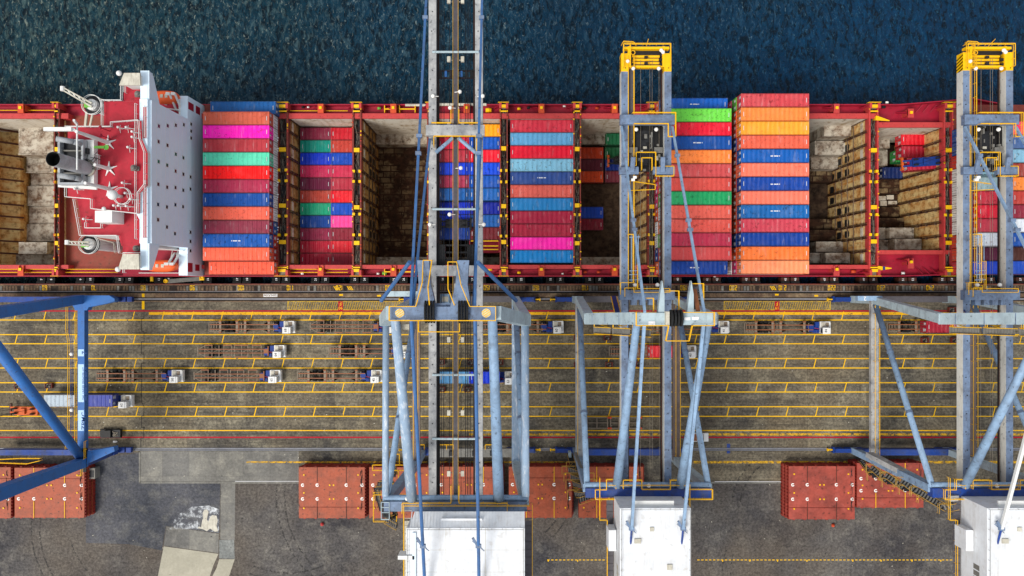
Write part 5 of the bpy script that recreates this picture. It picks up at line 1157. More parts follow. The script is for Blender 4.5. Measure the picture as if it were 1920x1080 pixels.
# ================================================================ SHIP-TO-SHORE CRANES
def crane(cx, zg, zl, za, zk, zp, half_apex, half_land, label, style, tipy, backy=-62):
    r = empty('quay_crane', (cx, -17, 0), label, 'crane', 'ship-to-shore cranes along the quay')
    def P(name, mb, m, smooth=False): return mb.build(name, m, r, smooth)
    yw, yl = -2.3, -32.9; hg = 3.55; hp = 9.3
    big = style == 'tall'
    # girders of the boom
    for sx in (-1, 1):
        x = cx+sx*hg; mb = MB()
        mb.box(x-.58, backy, zg-1.9, x+.58, tipy-(0 if big else 3.0), zg)
        if not big: mb.box(x-.58, tipy-3.0, zg-1.9, x+.58, tipy, zg, 1); mb.box(x-.60, backy, zg-1.85, x-.575, tipy-3.0, zg-.03, 4)  # thin west-side plate carries the painted sunlight
        mb.box(x-sx*.58, backy, zg-1.8, x-sx*(.58+.35), tipy, zg-1.55, 2); mb.box(x-sx*.75, backy, zg-1.55, x-sx*.85, tipy, zg-1.4, 3)
        for j in range(int((tipy-backy)/3)): yy = backy+3*j+1; mb.box(x-.585, yy, zg-1.0, x+.585, yy+.10, zg+.03, 0); mb.box(x+.12*(j % 3)-.2, yy+1.2, zg, x+.12*(j % 3)-.05, yy+1.35, zg+.08, 2)
        g = P('boom_girder', mb, [M['cr_gird'] if big else (M['cr_top'] if sx < 0 or style == 'mid' else M['cr_top']), M['yellow'], M['dark'], M['rust_dark'], M['cr_web_lit']])
        if not big:   # hazard stripes on the tip side
            pass
    if big:
        # centre walkway
        mb = MB(); mb.box(cx-.36, backy, zg-.7, cx+.36, tipy, zg-.6); P('walkway', mb, M['cr_walk'])
        mb = MB()
        for sx in (-1, 1): mb.rail([(cx+sx*.40, y, zg-.6) for y in range(int(backy), int(tipy), 6)], 1.05, .04, 3.0)
        P('handrail', mb, M['rail_dull'])
    else:
        for sx in ((-1,) if style == 'mid' else (-1,)):
            x = cx+sx*hg; mb = MB(); mb.box(x+.60, yw+2, zg-.9, x+1.5, tipy-.5, zg-.8); P('walkway', mb, M['cr_walk'])
            mb = MB(); mb.rail([(x+.55, yw+2, zg-.3), (x+.55, tipy-.5, zg-.3)], .6, .05, 2.2); mb.rail([(x+1.5, yw+2, zg-.8), (x+1.5, tipy-.5, zg-.8)], 1.1, .06, 2.2); P('handrail', mb, M['rail_yellow'])
    # cross ties
    ties = [(py, .35) for py in (97, 392, 703, 823)] if big else []
    for py, w in ties: mb = MB(); y = WY(py, zg+.3); mb.tube((cx-hg, y, zg+.2), (cx+hg, y, zg+.2), w*.5, 8); P('cross_tie', mb, M['cr_light'])
    yt = WY(246 if big else 226, zg); mb = MB(); mb.box(cx-hg-.9, yt-.85, zg, cx+hg+.9, yt+.75, zg+1.1); P('cross_beam', mb, M['cr_gird'] if big else M['cr_top'])
    mb = MB(); mb.rail([(cx-hg, yt+1.0, zg+.6), (cx-.6, yt+1.0, zg+.6), (cx-.6, yt+3, zg+.6)] if big else [(cx-hg+1, yt+.9, zg+1.1), (cx+hg+.9, yt+.9, zg+1.1), (cx+hg+.9, yt-3, zg+1.1), (cx+hg-.3, yt-3, zg+1.1), (cx+hg-.3, yt-.9, zg+1.1), (cx-hg+1.2, yt-.9, zg+1.1)], 1.0, .06, 1.6)
    if big: mb.rail([(cx+hg, yt+1.0, zg+.6), (cx+.6, yt+1.0, zg+.6), (cx+.6, yt+3, zg+.6)], 1, .06, 1.6); mb.rail([(cx-hg+.3, yt-2.5, zg), (cx-hg+.3, yt-.9, zg), (cx+hg-.3, yt-.9, zg), (cx+hg-.3, yt-3.4, zg)], 1, .06, 1.6)
    P('handrail', mb, M['rail_yellow'])
    if big:
        for sx in (-1, 1): mb = MB(); mb.tube((cx+sx*.4, yt-1, zg), (cx+sx*(hg-.5), WY(286, zg), zg), .3, 8); P('brace', mb, M['cr_tube'])
    # waterside beam under the boom
    yb = -1.1 if not big else WY(507, zg+1); mb = MB(); mb.box(cx-hg-1.0, yb-.85, zg-.02, cx+hg+.9, yb+.75, zg+1.3)
    if not big:
        for t in (-.6, -.2, .2, .6): mb.box(cx+t*hg-.45, yb-1.7, zg-.5, cx+t*hg+.45, yb-.85, zg+.8)
    P('cross_beam', mb, M['cr_gird'] if big else M['cr_top'])
    # hoist ropes and festoons
    for dx, r_ in ((-2.7, .05), (-2.5, .04), (-2.25, .04), (-1.9, .05), (-1.0, .04), (.8, .04), (1.5, .05), (1.8, .05), (2.05, .04), (2.3, .05), (2.8, .04)) if big else ((-.9, .03), (.7, .03), (1.1, .03), (2.3, .03)):
        mb = MB(); mb.tube((cx+dx, backy, zg-.6), (cx+dx*.95, tipy-1, zg-.5), r_, 4, caps=False); P('hoist_rope', mb, M['dark'] if big else M['rods'])
    # trolley and cab
    ty = WY(488 if big else 283, zg-1); mb = MB(); z0 = zg-1.6
    if big:
        for sx in (-1, 1): mb.box(cx+sx*2.2-.55, ty-2.4, z0, cx+sx*2.2+.55, ty+2.4, z0+.7); mb.box(cx+sx*3.0-.3, ty-2.6, z0, cx+sx*3.0+.3, ty+2.6, z0+.5)
        for j in range(5): mb.box(cx-3, ty-2.2+j*1.1, z0, cx+3, ty-1.95+j*1.1, z0+.4)
    else:
        mb.box(cx-2.75, ty-3.4, z0, cx+2.6, ty+4.4, z0+.35); mb.box(cx-1.6, ty-2.4, z0, cx+1.4, ty+3.4, z0+.6, 4); 
        for sx in (-1, 1): mb.box(cx+sx*2.6-.35, ty-4.2, z0, cx+sx*2.6+.35, ty+4.0, z0+.6); mb.box(cx+sx*2.1-.7, ty-.4, z0+.5, cx+sx*2.1+.7, ty+.5, z0+1.2, 1)
        for j in range(9): mb.box(cx-2.8, ty-4.0+j, z0, cx+2.8, ty-3.88+j, z0+.3)
        random.seed(int(cx*10)); 
        for j in range(30): x_, y_ = cx+random.uniform(-2.6, 2.4), ty+random.uniform(-4, 4); mb.box(x_, y_, z0+.3, x_+random.uniform(.15, .5), y_+random.uniform(.2, .9), z0+random.uniform(.7, 1.3), random.choice((0, 1, 1)))
        mb.box(cx-.4, ty+.3, z0+.5, cx+.2, ty+.7, z0+.9, 2); mb.box(cx-.9, ty-.2, z0+.5, cx-.4, ty+.1, z0+.8, 2); mb.box(cx-1.3, ty-1.9, z0+.5, cx-.4, ty-1.2, z0+.9, 1 if style == 'mid' else 3); mb.box(cx+1.6, ty-1.6, z0+.5, cx+2.1, ty-.9, z0+1.0, 2)
    P('trolley', mb, [M['black'] if not big else M['dark'], M['grey'], M['canvas'], M['cr_azure'], M['dark']])
    if not big:
        # portal of the trolley parking position with yellow rails
        yq = WY(320, zg); mb = MB(); mb.box(cx-hg-1, yq-.7, zg, cx-1.4, yq+.5, zg+.9); mb.box(cx+1.0, yq-.7, zg, cx+hg+1, yq+.5, zg+.9)
        for sx in (-1, 1): mb.beam((cx+sx*2.5, yq-.3, zg+.9), (cx+sx*2.4, yq+2, zg+1.6), .7, .5)
        P('hinge_beam', mb, M['cr_top'])
        mb = MB(); mb.rail([(cx-hg+1.2, yq+.7, zg), (cx-1.8, yq+.7, zg), (cx-1.8, yq+2.9, zg), (cx+1.4, yq+2.9, zg), (cx+1.4, yq-1.0, zg), (cx+hg+.8, yq-1.0, zg), (cx+hg+.8, yq+.6, zg), (cx+2, yq+.6, zg)], 1, .06, 1.3); mb.rail([(cx-.9, yq, zg), (cx-.9, yq+2.0, zg), (cx+.8, yq+2.0, zg), (cx+.8, yq, zg)], 1, .06, 1.3)
        mb.rail([(cx-2.6, yq-3.2, zg-1.5), (cx-2.6, yq-1.6, zg-1.5), (cx+1.6, yq-2.2, zg-1.5), (cx+1.6, yq-3.0, zg-1.5), (cx-2.6, yq-3.2, zg-1.5)], 1, .05, 1.3); P('handrail', mb, M['rail_yellow'])
        for dx, dy in ((-2.3, -1.6), (-2.0, -1.2)): mb = MB(); mb.cbox((cx+dx, yq+dy, zg+.6), .55, .4, .5); P('floodlight', mb, M['lamp'])
        # tip frame
        y0, y1 = WY(126, zg), WY(87, zg); mb = MB()
        mb.box(cx-hg-.2, y1-.5, zg-1, cx+hg+.2, y1-.1, zg+.2); mb.box(cx-hg+.6, y0, zg-1.2, cx+hg-.6, y0+.35, zg-.2)
        for j in range(3): mb.tube((cx-2.3, y0+.9+j*.55, zg-.8), (cx+2.3, y0+.9+j*.55, zg-.8), .22, 8)
        mb.box(cx-hg+.5, y0, zg-.4, cx-hg+.9, y1, zg+.1); mb.box(cx+hg-.9, y0, zg-.4, cx+hg-.5, y1, zg+.1)
        P('tip_frame', mb, M['yellow'])
        mb = MB(); mb.box(cx-hg+1, y1-1.5, zg-.9, cx+hg-1, y1-.5, zg-.8); 
        for dx, dy in ((-2.5, 1.4), (-2.4, .5), (0, 1.7), (0, .7), (2.4, 1.3), (2.6, .5)): mb.cbox((cx+dx, y0+dy, zg-.3), .55, .4, .4)
        P('sheave_block', mb, M['dark'])
        mb = MB(); mb.rail([(cx-hg-.3, y0-.2, zg), (cx-hg-.3, y1+.2, zg), (cx+hg+.3, y1+.2, zg), (cx+hg+.3, y0, zg)], 1.0, .07, 1.0); mb.rail([(cx-hg+.8, y0-.3, zg), (cx-hg+.8, y1, zg)], 1.0, .07, 1.0); mb.ring((cx-hg+1.3, y1-1.1, zg+.3), .35, .07, 10); mb.tube((cx, y1, zg), (cx, y1+.6, zg+2), .05, 5)
        mb.rail([(cx-hg-.6, y1+.1, zg), (cx-hg-.3, y1+.6, zg), (cx-hg+1.2, y1+.5, zg), (cx-hg+1.8, y1+.1, zg)], .9, .06, .7); P('handrail', mb, M['rail_yellow'])
        for dx, dy in ((-2.2, -.3), (2.0, -.3), (-3.1, .9), (2.4, 2.7), (2.7, 2.4)): mb = MB(); mb.ball((cx+dx, y0+dy, zg+.3), .33, 8); P('floodlight', mb, M['lamp'])
        for dx, dy in ((-1.7, yt-1.5), (1.6, yt-1.5), (-1.9, yb+1.6), (1.8, yb+1.6)): mb = MB(); mb.ball((cx+dx, dy, zg+.2), .36, 8); P('floodlight', mb, M['lamp'])
        # stripes on the yellow tip
        for sx in ((-1,) if True else ()):
            mb = MB(); x = cx+sx*(hg+.58)-.003 if sx < 0 else cx+sx*(hg-.58)-.003
            for j in range(5): yy = tipy-.3-j*.55; mb.quad((x-.006, yy, zg-.02), (x-.006, yy-.22, zg-.02), (x-.006, yy-.22-.5, zg-1.88), (x-.006, yy-.5, zg-1.88)); mb.quad((x-.006, yy-.5, zg-1.88), (x-.006, yy-.22-.5, zg-1.88), (x-.006, yy-.22, zg-.02), (x-.006, yy, zg-.02))
            P('stripe', mb, M['rust_dark'])
    else:
        for py in (1, 111, 234, 637, 774, 888):
            for sx in (-1, 1): mb = MB(); mb.cbox((cx+sx*1.05, WY(py, zg), zg-.1), .5, .8, .5); mb.box(cx+sx*.5, WY(py, zg)-.05, zg-.6, cx+sx*.9, WY(py, zg)+.05, zg-.5); P('floodlight', mb, M['canvas'])
        for px, py in ((862, 172), (844, 202), (864, 315), (843, 402), (812, 180), (905, 180), (907, 421), (806, 421)): p = W(px, py, zg+.3); mb = MB(); mb.ball(p, .33, 8); mb.tube(p, (p.x-.8*(1 if px > cx*12+960 else -1), p.y, p.z-.3), .06, 5); P('floodlight', mb, M['lamp'])
        # small service trolley seen over the water
        mb = MB(); yy = WY(138, zg-1)
        for sx in (-1, 1): mb.box(cx-hg+.7, yy+sx*.55-.1, zg-1.7, cx+hg-.7, yy+sx*.55+.1, zg-1.3)
        for j in range(7): mb.cbox((cx-2.4+.8*j, yy, zg-1.3), .35, .9, .4, j % 3 == 1)
        P('rope_carriage', mb, [M['dark'], M['cr_azure']])
    # apex beam
    ya = -4.2 if not big else WY(587, za)
    mb = MB(); mb.box(cx-half_apex, ya-.85, za-1.6, cx+half_apex, ya+.8, za)
    P('apex_beam', mb, M['cr_top'] if not (style == 'mid') else M['cr_light'])
    mb = MB(); a_ = half_apex
    if not big: mb.rail([(cx-a_, ya+.9, za), (cx-a_, ya-.9, za), (cx-.9, ya-.9, za), (cx-.9, ya-3.1, za-2), (cx+2.3, ya-3.1, za-2), (cx+2.3, ya-.9, za), (cx+a_, ya-.9, za), (cx+a_, ya+.9, za), (cx+1, ya+.9, za)], 1.0, .06, 1.6)
    else: mb.rail([(cx-a_, ya+.85, za), (cx-a_, ya-.9, za), (cx+a_, ya-.9, za), (cx+a_, ya+.85, za), (cx+a_-3.2, ya+.85, za), (cx+a_-4.3, ya+3.5, za), (cx+a_-4.9, ya+6.4, za-1), (cx+a_-6, ya+6.4, za-1), (cx+a_-5.9, ya+3, za), (cx+a_-5.1, ya+1, za)], 1.0, .055, 1.8); mb.rail([(cx-a_, ya+.85, za), (cx-a_+3.3, ya+.85, za), (cx-a_+4.1, ya+3.8, za), (cx-a_+4.1, ya+6.6, za-1), (cx-a_+5.2, ya+6.6, za-1), (cx-a_+4.8, ya+3.2, za), (cx-a_+5, ya+1, za)], 1, .055, 1.8); mb.rail([(cx-a_+3.4, ya-.9, za-2), (cx-a_+3.4, ya-2.4, za-2), (cx+2, ya-2.4, za-2), (cx+2, ya-1, za-2), (cx+a_-1, ya-1, za-2)], 1, .055, 1.6)
    P('handrail', mb, M['rail_yellow'])
    if big:
        for sx in (-1, 1):
            mb = MB(); x = cx+sx*(half_apex-4.4); mb.prism([(x-1.3, ya+.8), (x+1.3, ya+.8), (x+.75+.1*sx, ya+3.6), (x+.75+.3*sx, ya+6.6), (x-.75+.3*sx, ya+6.6), (x-.75+.1*sx, ya+3.6)], za-1.4, za-.01); P('stay_bracket', mb, M['cr_top'])
            mb = MB(); xx = cx+sx*(half_apex-1.2); mb.tube((xx, ya, za+.02), (xx, ya, za+.06), .58, 18); d = P('hazard_disc', mb, M['canvas']); ORG[d.name] = ORG[r.name]
            mb = MB()
            for j in (-1.5, -.5, .5, 1.5): L_ = math.sqrt(max(0, .55**2-(j*.25)**2)); c, s_ = math.cos(.6), math.sin(.6); mb.beam((xx-j*.25*s_-L_*c, ya+j*.25*c-L_*s_, za+.075), (xx-j*.25*s_+L_*c, ya+j*.25*c+L_*s_, za+.075), .12, .02)
            mb.build('stripe', M['yellow'], d)
            mb = MB(); mb.cbox((cx+sx*1.7, ya+3.0, za-1), .7, 1.4, .4); P('floodlight', mb, M['canvas'])
        for dx in (-2.3, 1.9): 
            mb = MB(); [mb.tube((cx+dx+.35*j, ya+.2, za-.6), (cx+dx+.35*j+.2, ya+.2, za-.6), 1.5, 16) for j in range(4)]; P('sheave', mb, M['rubber'])
        mb = MB(); mb.box(cx-1.4, ya-.8, za-1.2, cx+1.2, ya+1.2, za-.6); P('machine_deck', mb, M['cr_top'])
        p = W(651/4.8+700, 490+345/4.8, zg-3); mb = MB(); mb.box(p.x-.85, p.y-.9, zg-5, p.x+.75, p.y+.9, zg-2.6); cb = P('operator_cab', mb, M['cr_tube']); ORG[cb.name] = ORG[r.name]; mb = MB(); mb.box(p.x-.55, p.y-.3, zg-2.59, p.x+.45, p.y+.5, zg-2.52); mb.build('roof_window', M['canvas'], cb)
    else:
        mb = MB()
        for j in range(4): mb.tube((cx-.6+.45*j, ya+.1, za+.3), (cx-.35+.45*j, ya+.1, za+.3), 1.15, 14)
        mb.box(cx-1.3, ya-1.0, za-.2, cx-.8, ya+1.0, za+.9, 1)
        P('sheave', mb, [M['rubber'], M['canvas']])
        for dx, dy, w, h in ((-3.4, -.75, .9, .5), (3.2, .1, .9, .4), (2.0, 0, .8, .4)): mb = MB(); mb.box(cx+dx*.9-w/2, ya+dy*.8-h/2, za, cx+dx*.9+w/2, ya+dy*.8+h/2, za+.1); P('sign_plate', mb, M['txt_white'])
        for dx in (-1.6, 2.4): mb = MB(); mb.prism([(cx+dx-.55, ya+.8), (cx+dx+.35, ya+.8), (cx+dx+.35, ya+3.3), (cx+dx+.05, ya+5.2), (cx+dx-.25, ya+3.3)], za-1.5, za-.3); P('stay_bracket', mb, M['cr_light'])
        mb = MB(); mb.box(cx+3.0, ya+1.2, za-2.5, cx+3.8, ya+4.4, za-2.3); mb.beam((cx+3.5, ya+1.0, za-1), (cx+3.3, ya+4.2, za-2.4), .6, .1, 1); P('service_platform', mb, [M['cr_walk'], M['chassis']])
        mb = MB(); mb.rail([(cx+2.9, ya+1, za-2), (cx+2.6, ya+4.8, za-2), (cx+4.3, ya+4.8, za-2), (cx+4.3, ya+1, za-2)], 1, .06, 1.3); mb.rail([(cx-2.6, ya+1, za-2), (cx-2.6, ya+2.8, za-2), (cx-3.6, ya+2.8, za-2)], 1, .06, 1.3); mb.rail([(cx-1.3, ya+1.2, za-2), (cx-1.3, ya+3.8, za-2), (cx+.9, ya+3.8, za-2), (cx+.9, ya+1.2, za-2)], 1, .06, 1.3); P('handrail', mb, M['rail_yellow'])
    # legs: knee, portal corner, ground; sills and bogies
    yk = -4.9
    for sx in (-1, 1):
        xk = cx+sx*(hp+.6) if not big else cx+sx*10.75
        m = M['cr_light']
        mb = MB()
        mb.beam((cx+sx*half_apex*.98, ya, za-.9), (xk, yk, zk), 1.6, 1.7, 0, 1.5, 1.8)
        P('upper_leg', mb, m)
        mb = MB(); mb.beam((xk, yk, zk+.5), (cx+sx*hp, yw, zp), 1.5, 1.5, 0, 1.3, 1.3); mb.box(cx+sx*hp-.7, yw-.7, 1.5, cx+sx*hp+.7, yw+.7, zp+.6); P('waterside_leg', mb, m)
        if not big and sx < 0:
            mb = MB()
            a, b = Vector((cx-half_apex+2.5, ya-2.1, za-3)), Vector((xk+.5, yk-1.75, zk+.5))
            for t0, t1 in ((0, .28), (.33, .62), (.67, .97)):
                p_, q_ = a.lerp(b, t0), a.lerp(b, t1); mb.beam(p_, q_, 1.0, .12); 
                for k_ in range(10): c_ = p_.lerp(q_, k_/10); mb.box(c_.x-.1, c_.y-.5, c_.z, c_.x+.1, c_.y+.5, c_.z+.14)
            P('stairs', mb, M['grey'])
            mb = MB()
            for t0, t1 in ((0, .28), (.33, .62), (.67, .97)):
                p_, q_ = a.lerp(b, t0), a.lerp(b, t1)
                for dy in (-.55, .5): mb.rail([p_+Vector((0, dy, 0)), q_+Vector((0, dy, 0))], 1, .06, 1.5)
                mb.rail([q_+Vector((0, .6, 0)), q_+Vector((0, 2.0, 0)), q_+Vector((1.9, 2.0, 0)), q_+Vector((2.0, .8, 0)), q_+Vector((.8, .9, 0)), q_+Vector((2.6, .3, 0))], 1, .06, 1.5)
            P('handrail', mb, M['rail_yellow'])
            mb = MB()
            for t in (.25, .55, .85): mb = MB(); c_ = Vector((cx-half_apex, ya, za)).lerp(Vector((xk, yk, zk+1)), t); mb.beam(c_+Vector((-.5, -.8, 0)), c_+Vector((-.5, .8, 0)), .1, .1); mb.beam(c_+Vector((-.5, -.8, 0)), c_+Vector((.6, .8, 0)), .1, .1); P('brace', mb, M['cr_top'])
        xl = cx+sx*half_land*.97
        # landside leg
        mb = MB(); mb.box(cx+sx*hp-.6, yl-.6, 1.5, cx+sx*hp+.6, yl+.6, zp+.5); mb.beam((cx+sx*hp, yl, zp), (xl, yl+.2, zl-.8), 1.3, 1.3); P('landside_leg', mb, m if sx > 0 else M['cr_tube'])
        # portal beam, water side to land side
        mb = MB(); mb.box(cx+sx*hp-.72, yl, zp-.9, cx+sx*hp+.72, yw, zp); P('portal_beam', mb, (M['cr_brown'] if sx < 0 else M['peel']) if big else M['cr_brown'] if sx > 0 else M['cr_gird'])
        mb = MB()
        for dx in (-.4, .45) if sx > 0 or style != 'mid' else (-.4,): mb.tube((cx+sx*hp+dx, yl+1, zp+1.0), (cx+sx*hp+dx, yw-1, zp+1.0), .06, 5); [mb.tube((cx+sx*hp+dx, yl+1+3*j, zp), (cx+sx*hp+dx, yl+1+3*j, zp+1.0), .04, 4) for j in range(10)]
        if not (big and sx > 0): P('handrail', mb, M['rail_yellow'])
        # diagonals
        mb = MB(); mb.tube((cx+sx*hp, yw-1.0, zp+.3), (xl, yl+.4, zl-.6), .52, 16, 0, .5)
        P('diagonal_brace', mb, M['cr_tube'], True)
        for t_ in (.28, .62): mb = MB(); a1, b1 = Vector((cx+sx*hp, yw-1.0, zp+.3)), Vector((xl, yl+.4, zl-.6)); mb.tube(a1.lerp(b1, t_), a1.lerp(b1, t_+.012), .60, 16); P('flange', mb, M['cr_top'])
        if big: mb = MB(); mb.tube((xl+.02*sx, yk-.2, zk), (xl+.1*sx, yl+1.2, zl), .6 if sx > 0 else .5, 16); P('upper_tie', mb, M['peel'] if sx > 0 else M['peel'], True)
        # back tubes from apex
        mb = MB(); mb.tube((cx+sx*half_apex*.93, ya-.7, za-1), (cx+sx*(half_apex*.97 if not big else half_apex), yl+.9, zl+.3), .52 if not big else .6, 18, 0, .74 if not big else .82); P('back_strut', mb, M['peel'] if big and sx < 0 else M['cr_tube'], True)
        # forestays and backstays
        xs = cx+sx*(half_apex-1.25) if not big else cx+sx*(half_apex-2.6)
        yend = yt-1.2 if not big else tipy-3
        fm = M['cr_blue'] if big else M['cr_tube']
        mb = MB(); p_, q_ = Vector((xs, ya+.9, za+.3)), Vector((cx+sx*(hg+.62), yend, zg+.6))
        mb.beam(p_, q_, .34, .4); P('forestay', mb, fm)
        for t in (.40, .45, .82): mb = MB(); c_ = p_.lerp(q_, t); mb.cbox(c_, .75, .5, .8); P('stay_link', mb, M['cr_top'])
        if big:
            mb = MB(); q2 = Vector((cx+sx*(hg+.35), WY(262, zg), zg+.5)); p2 = p_+Vector((-.2*sx, 0, -.5)); mb.beam(p2, q2, .34, .3); P('forestay', mb, fm)
            mb = MB(); mb.tube((cx+sx*(half_apex-2.3), ya+6.4, za-1.0), (cx+sx*(half_apex+2.6), ya+1.4, za-9), .27, 10); P('brace', mb, fm)
        xs2 = xs; mb = MB(); p_, q_ = Vector((xs2, ya-.9, za-.3)), Vector((cx+sx*(hg+.3), backy+6, zg+2.5))
        pm = p_.lerp(q_, .62)
        mb.beam(p_, pm, .42, .5, 0) if not big else mb.tube(p_, pm, .24, 8)
        P('backstay', mb, fm if not (style == 'east') else M['white'])
        mb = MB(); mb.tube(pm, q_, .16 if not big else .24, 8); P('backstay', mb, M['cr_navy'] if not big else fm)
        mb = MB(); mb.cbox(pm, .8, .5, .5); [mb.tube(pm+Vector((-.9+.1*j, .6+.1*j, -.3)), pm+Vector((.8, -.9, -.6)), .05, 4) for j in range(3)]; mb.beam(pm+Vector((-.8, 1.2, .2)), pm+Vector((0, -.2, 0)), .3, .3); P('stay_link', mb, M['cr_top'])
    # sills on the ground rails with wheel bogies
    for y_, nm in ((yw, 'waterside'), (yl, 'landside')):
        mb = MB(); mb.box(cx-hp-.2, y_-.55, 2.2, cx+hp+.2, y_+.65, 3.7); P('sill_beam', mb, M['cr_navy'] if nm == 'landside' else M['cr_walk'])
        for sx in (-1, 1):
            mb = MB(); c_ = cx+sx*(hp+1.0)
            mb.box(c_-2.8, y_-.4, 1.2, c_+2.8, y_+.4, 1.9); 
            for k_ in (-1.9, .1, 2.1): mb.box(c_+k_-.85, y_-.5, .55, c_+k_+.75, y_+.5, 1.15)
            mb.box(c_+sx*2.9-.15, y_-.6, .3, c_+sx*2.9+.15, y_+.6, 1.3); bg_ = P('bogie', mb, M['sp_blue'] if not big else M['cr_navy']); ORG[bg_.name] = ORG[r.name]
            w = MB(); [w.tube((c_+k_, y_-.12, .36), (c_+k_, y_+.12, .36), .33, 12) for k_ in (-2.3, -1.5, -.3, .5, 1.7, 2.5)]; w.build('wheel', M['rubber'], bg_)
            w = MB(); w.tube((c_+sx*3.05, y_, .8), (c_+sx*3.9, y_, .8), .16, 8); w.tube((c_+sx*3.9, y_, .8), (c_+sx*4.1, y_, .8), .32, 10); w.build('buffer', M['yellow'], bg_)
    # landside upper beam
    mb = MB(); mb.box(cx-half_land, yl-1.15, zl-1.6, cx+half_land, yl+.35, zl); mb.tube((cx-half_land, yl+.8, zl-.6), (cx+half_land, yl+.8, zl-.6), .45, 10, 1)
    P('landside_beam', mb, [M['cr_navy'] if not big else M['cr_top'], M['cr_tube']])
    mb = MB(); hl = half_land
    if not big: mb.rail([(cx-hl+1.5, yl-1.2, zl), (cx-hl+1.5, yl+.35, zl), (cx-hl+3.3, yl+.35, zl), (cx-hl+3.3, yl+2.0, zl), (cx-hl+4.8, yl+2.0, zl), (cx-hl+4.8, yl+.5, zl)], 1, .06, 1.4); mb.rail([(cx-hl+6, yl+.5, zl), (cx-hl+6, yl+1.9, zl), (cx-hl+9, yl+1.9, zl), (cx-hl+9, yl+.4, zl), (cx+hl-6.8, yl+.4, zl), (cx+hl-6.8, yl+1.9, zl), (cx+hl-4.2, yl+1.9, zl), (cx+hl-4.2, yl+.4, zl), (cx+hl, yl+.4, zl), (cx+hl, yl-1.2, zl), (cx-hl+1.5, yl-1.2, zl)], 1, .06, 1.4)
    else: mb.rail([(cx-hl+2.9, yl-1.2, zl), (cx-hl+2.9, yl+.35, zl), (cx-.6, yl+.35, zl), (cx-.6, yl+3, zl)], 1, .06, 1.5); mb.rail([(cx+.6, yl+3, zl), (cx+.6, yl+.35, zl), (cx+hl-3, yl+.35, zl), (cx+hl-3, yl-1.5, zl)], 1, .06, 1.5)
    P('handrail', mb, M['rail_yellow'])
    mb = MB(); [mb.ball((cx+dx, yl+.9, zl+.4), .36, 8) for dx in ((-half_land+3.6,) if big else (0, ))]; P('floodlight', mb, M['lamp'])
    # machinery house
    if big: hx0, hx1, zb, zt = WX(762, 47), WX(984, 47), 41.6, 47.0; yf = WY(990, 47)
    else: hx0, hx1, zb, zt = cx-5.6, cx+5.3, 33.6, 40.6; yf = -33.8
    mb = MB(); mb.box(hx0, -64, zb, hx1, yf, zt); hs = P('machinery_house', mb, M['roof']); ORG[hs.name] = ORG[r.name]
    mb = MB()
    if big:
        mb.add([(hx0+.4, yf, zt-.1), (hx1, yf, zt-.1), (hx1, yf+1.9, zt-1.8), (hx0+1.0, yf+1.9, zt-1.8)], [(0, 1, 2, 3)])
        for j in range(36): x_ = hx0+.6+(hx1-hx0-.9)*j/36; mb.beam((x_, yf, zt-.07), (x_, yf+1.9, zt-1.77), .12, .05)
        mb.box(hx0+5, yf+.9, zt-1, hx0+11, yf+1.2, zt-.6)
    else: mb.box(hx0+2.3, yf-.9, zt-1.2, hx1-2.4, yf+.9, zt-.9)
    mb.build('awning', M['white'] if not big else M['roof'], hs)
    mb = MB(); mb.rail([(hx0+.2, -62, zt), (hx0+.2, yf-.1, zt), (hx1-.2, yf-.1, zt), (hx1-.2, -62, zt)], .5, .035, 1.5, 0, False); mb.build('handrail', M['grey'], hs)
    mb = MB()
    for j in range(1, 5 if not big else 3): x_ = hx0+(hx1-hx0)*j/(5 if not big else 3); mb.box(x_-.03, -64, zt, x_+.03, yf, zt+.012)
    for j in range(1, 9): y_ = yf-3.2*j; mb.box(hx0, y_-.02, zt, hx1, y_+.02, zt+.008)
    mb.build('roof_seam', M['white'] if not big else M['canvas'], hs)
    for sx in (-1, 1):
        xw_ = hx0-(1.2 if not big else 1.0) if sx < 0 else hx1+.1; mb = MB(); mb.box(xw_, -64, zb-.25, xw_+1.1, yf-.6, zb-.13)
        for j in range(24): mb.box(xw_, yf+1-1.2*j, zb-.1, xw_+1.1, yf+1.08-1.2*j, zb-.04)
        mb.build('side_walkway', M['cr_walk'] if not (big and sx < 0) else M['canvas'], hs)
        mb = MB(); xr_ = xw_ if sx < 0 else xw_+1.1
        if not big and sx < 0: mb.rail([(xr_-1.2, yf+3.2, zb), (xr_-1.2, yf-3.6, zb), (xr_, yf-3.6, zb), (xr_, yf-16, zb), (xr_-.6, yf-17, zb), (xr_-.6, -63, zb)], 1.1, .05, 1.6)
        else: mb.rail([(xr_, yf+2.2, zb), (xr_, -63, zb)], 1.1, .045, 1.6)
        mb.rail([(hx0-1 if sx < 0 else hx1+.8, yf+2, zb), (cx, yf+2, zb)], 1.1, .05, 1.6); mb.build('handrail', M['rail_yellow'], hs)
    if big:
        for j, py in enumerate((1000, 1018, 1034, 1058, 1072)):
            mb = MB(); p_ = W(766, py, 44.6); mb.box(p_.x-.35, p_.y-.55, 41.6, p_.x+.2, p_.y+.45, 44.6); mb.build('air_conditioner', M['roof'], hs)
        mb = MB(); mb.box(hx0-1.2, WY(1048, 47), 45, hx0+1.2, WY(1041, 47), 47.3); mb.build('duct', M['white'], hs)
        mb = MB(); mb.box(hx0+.9, -64, zt, hx0+1.4, WY(998, 47), zt+.3); mb.build('roof_kerb', M['white_front'], hs)
    else:
        for (u, v_, w_, h_) in ((.25, 5, 1.0, .7), (.7, 9, .8, .8), (.45, 3.2, .6, .6)): mb = MB(); x_ = hx0+(hx1-hx0)*u; mb.box(x_-w_/2, yf-v_-h_/2, zt, x_+w_/2, yf-v_+h_/2, zt+.22); mb.build('roof_hatch', M['canvas'], hs)
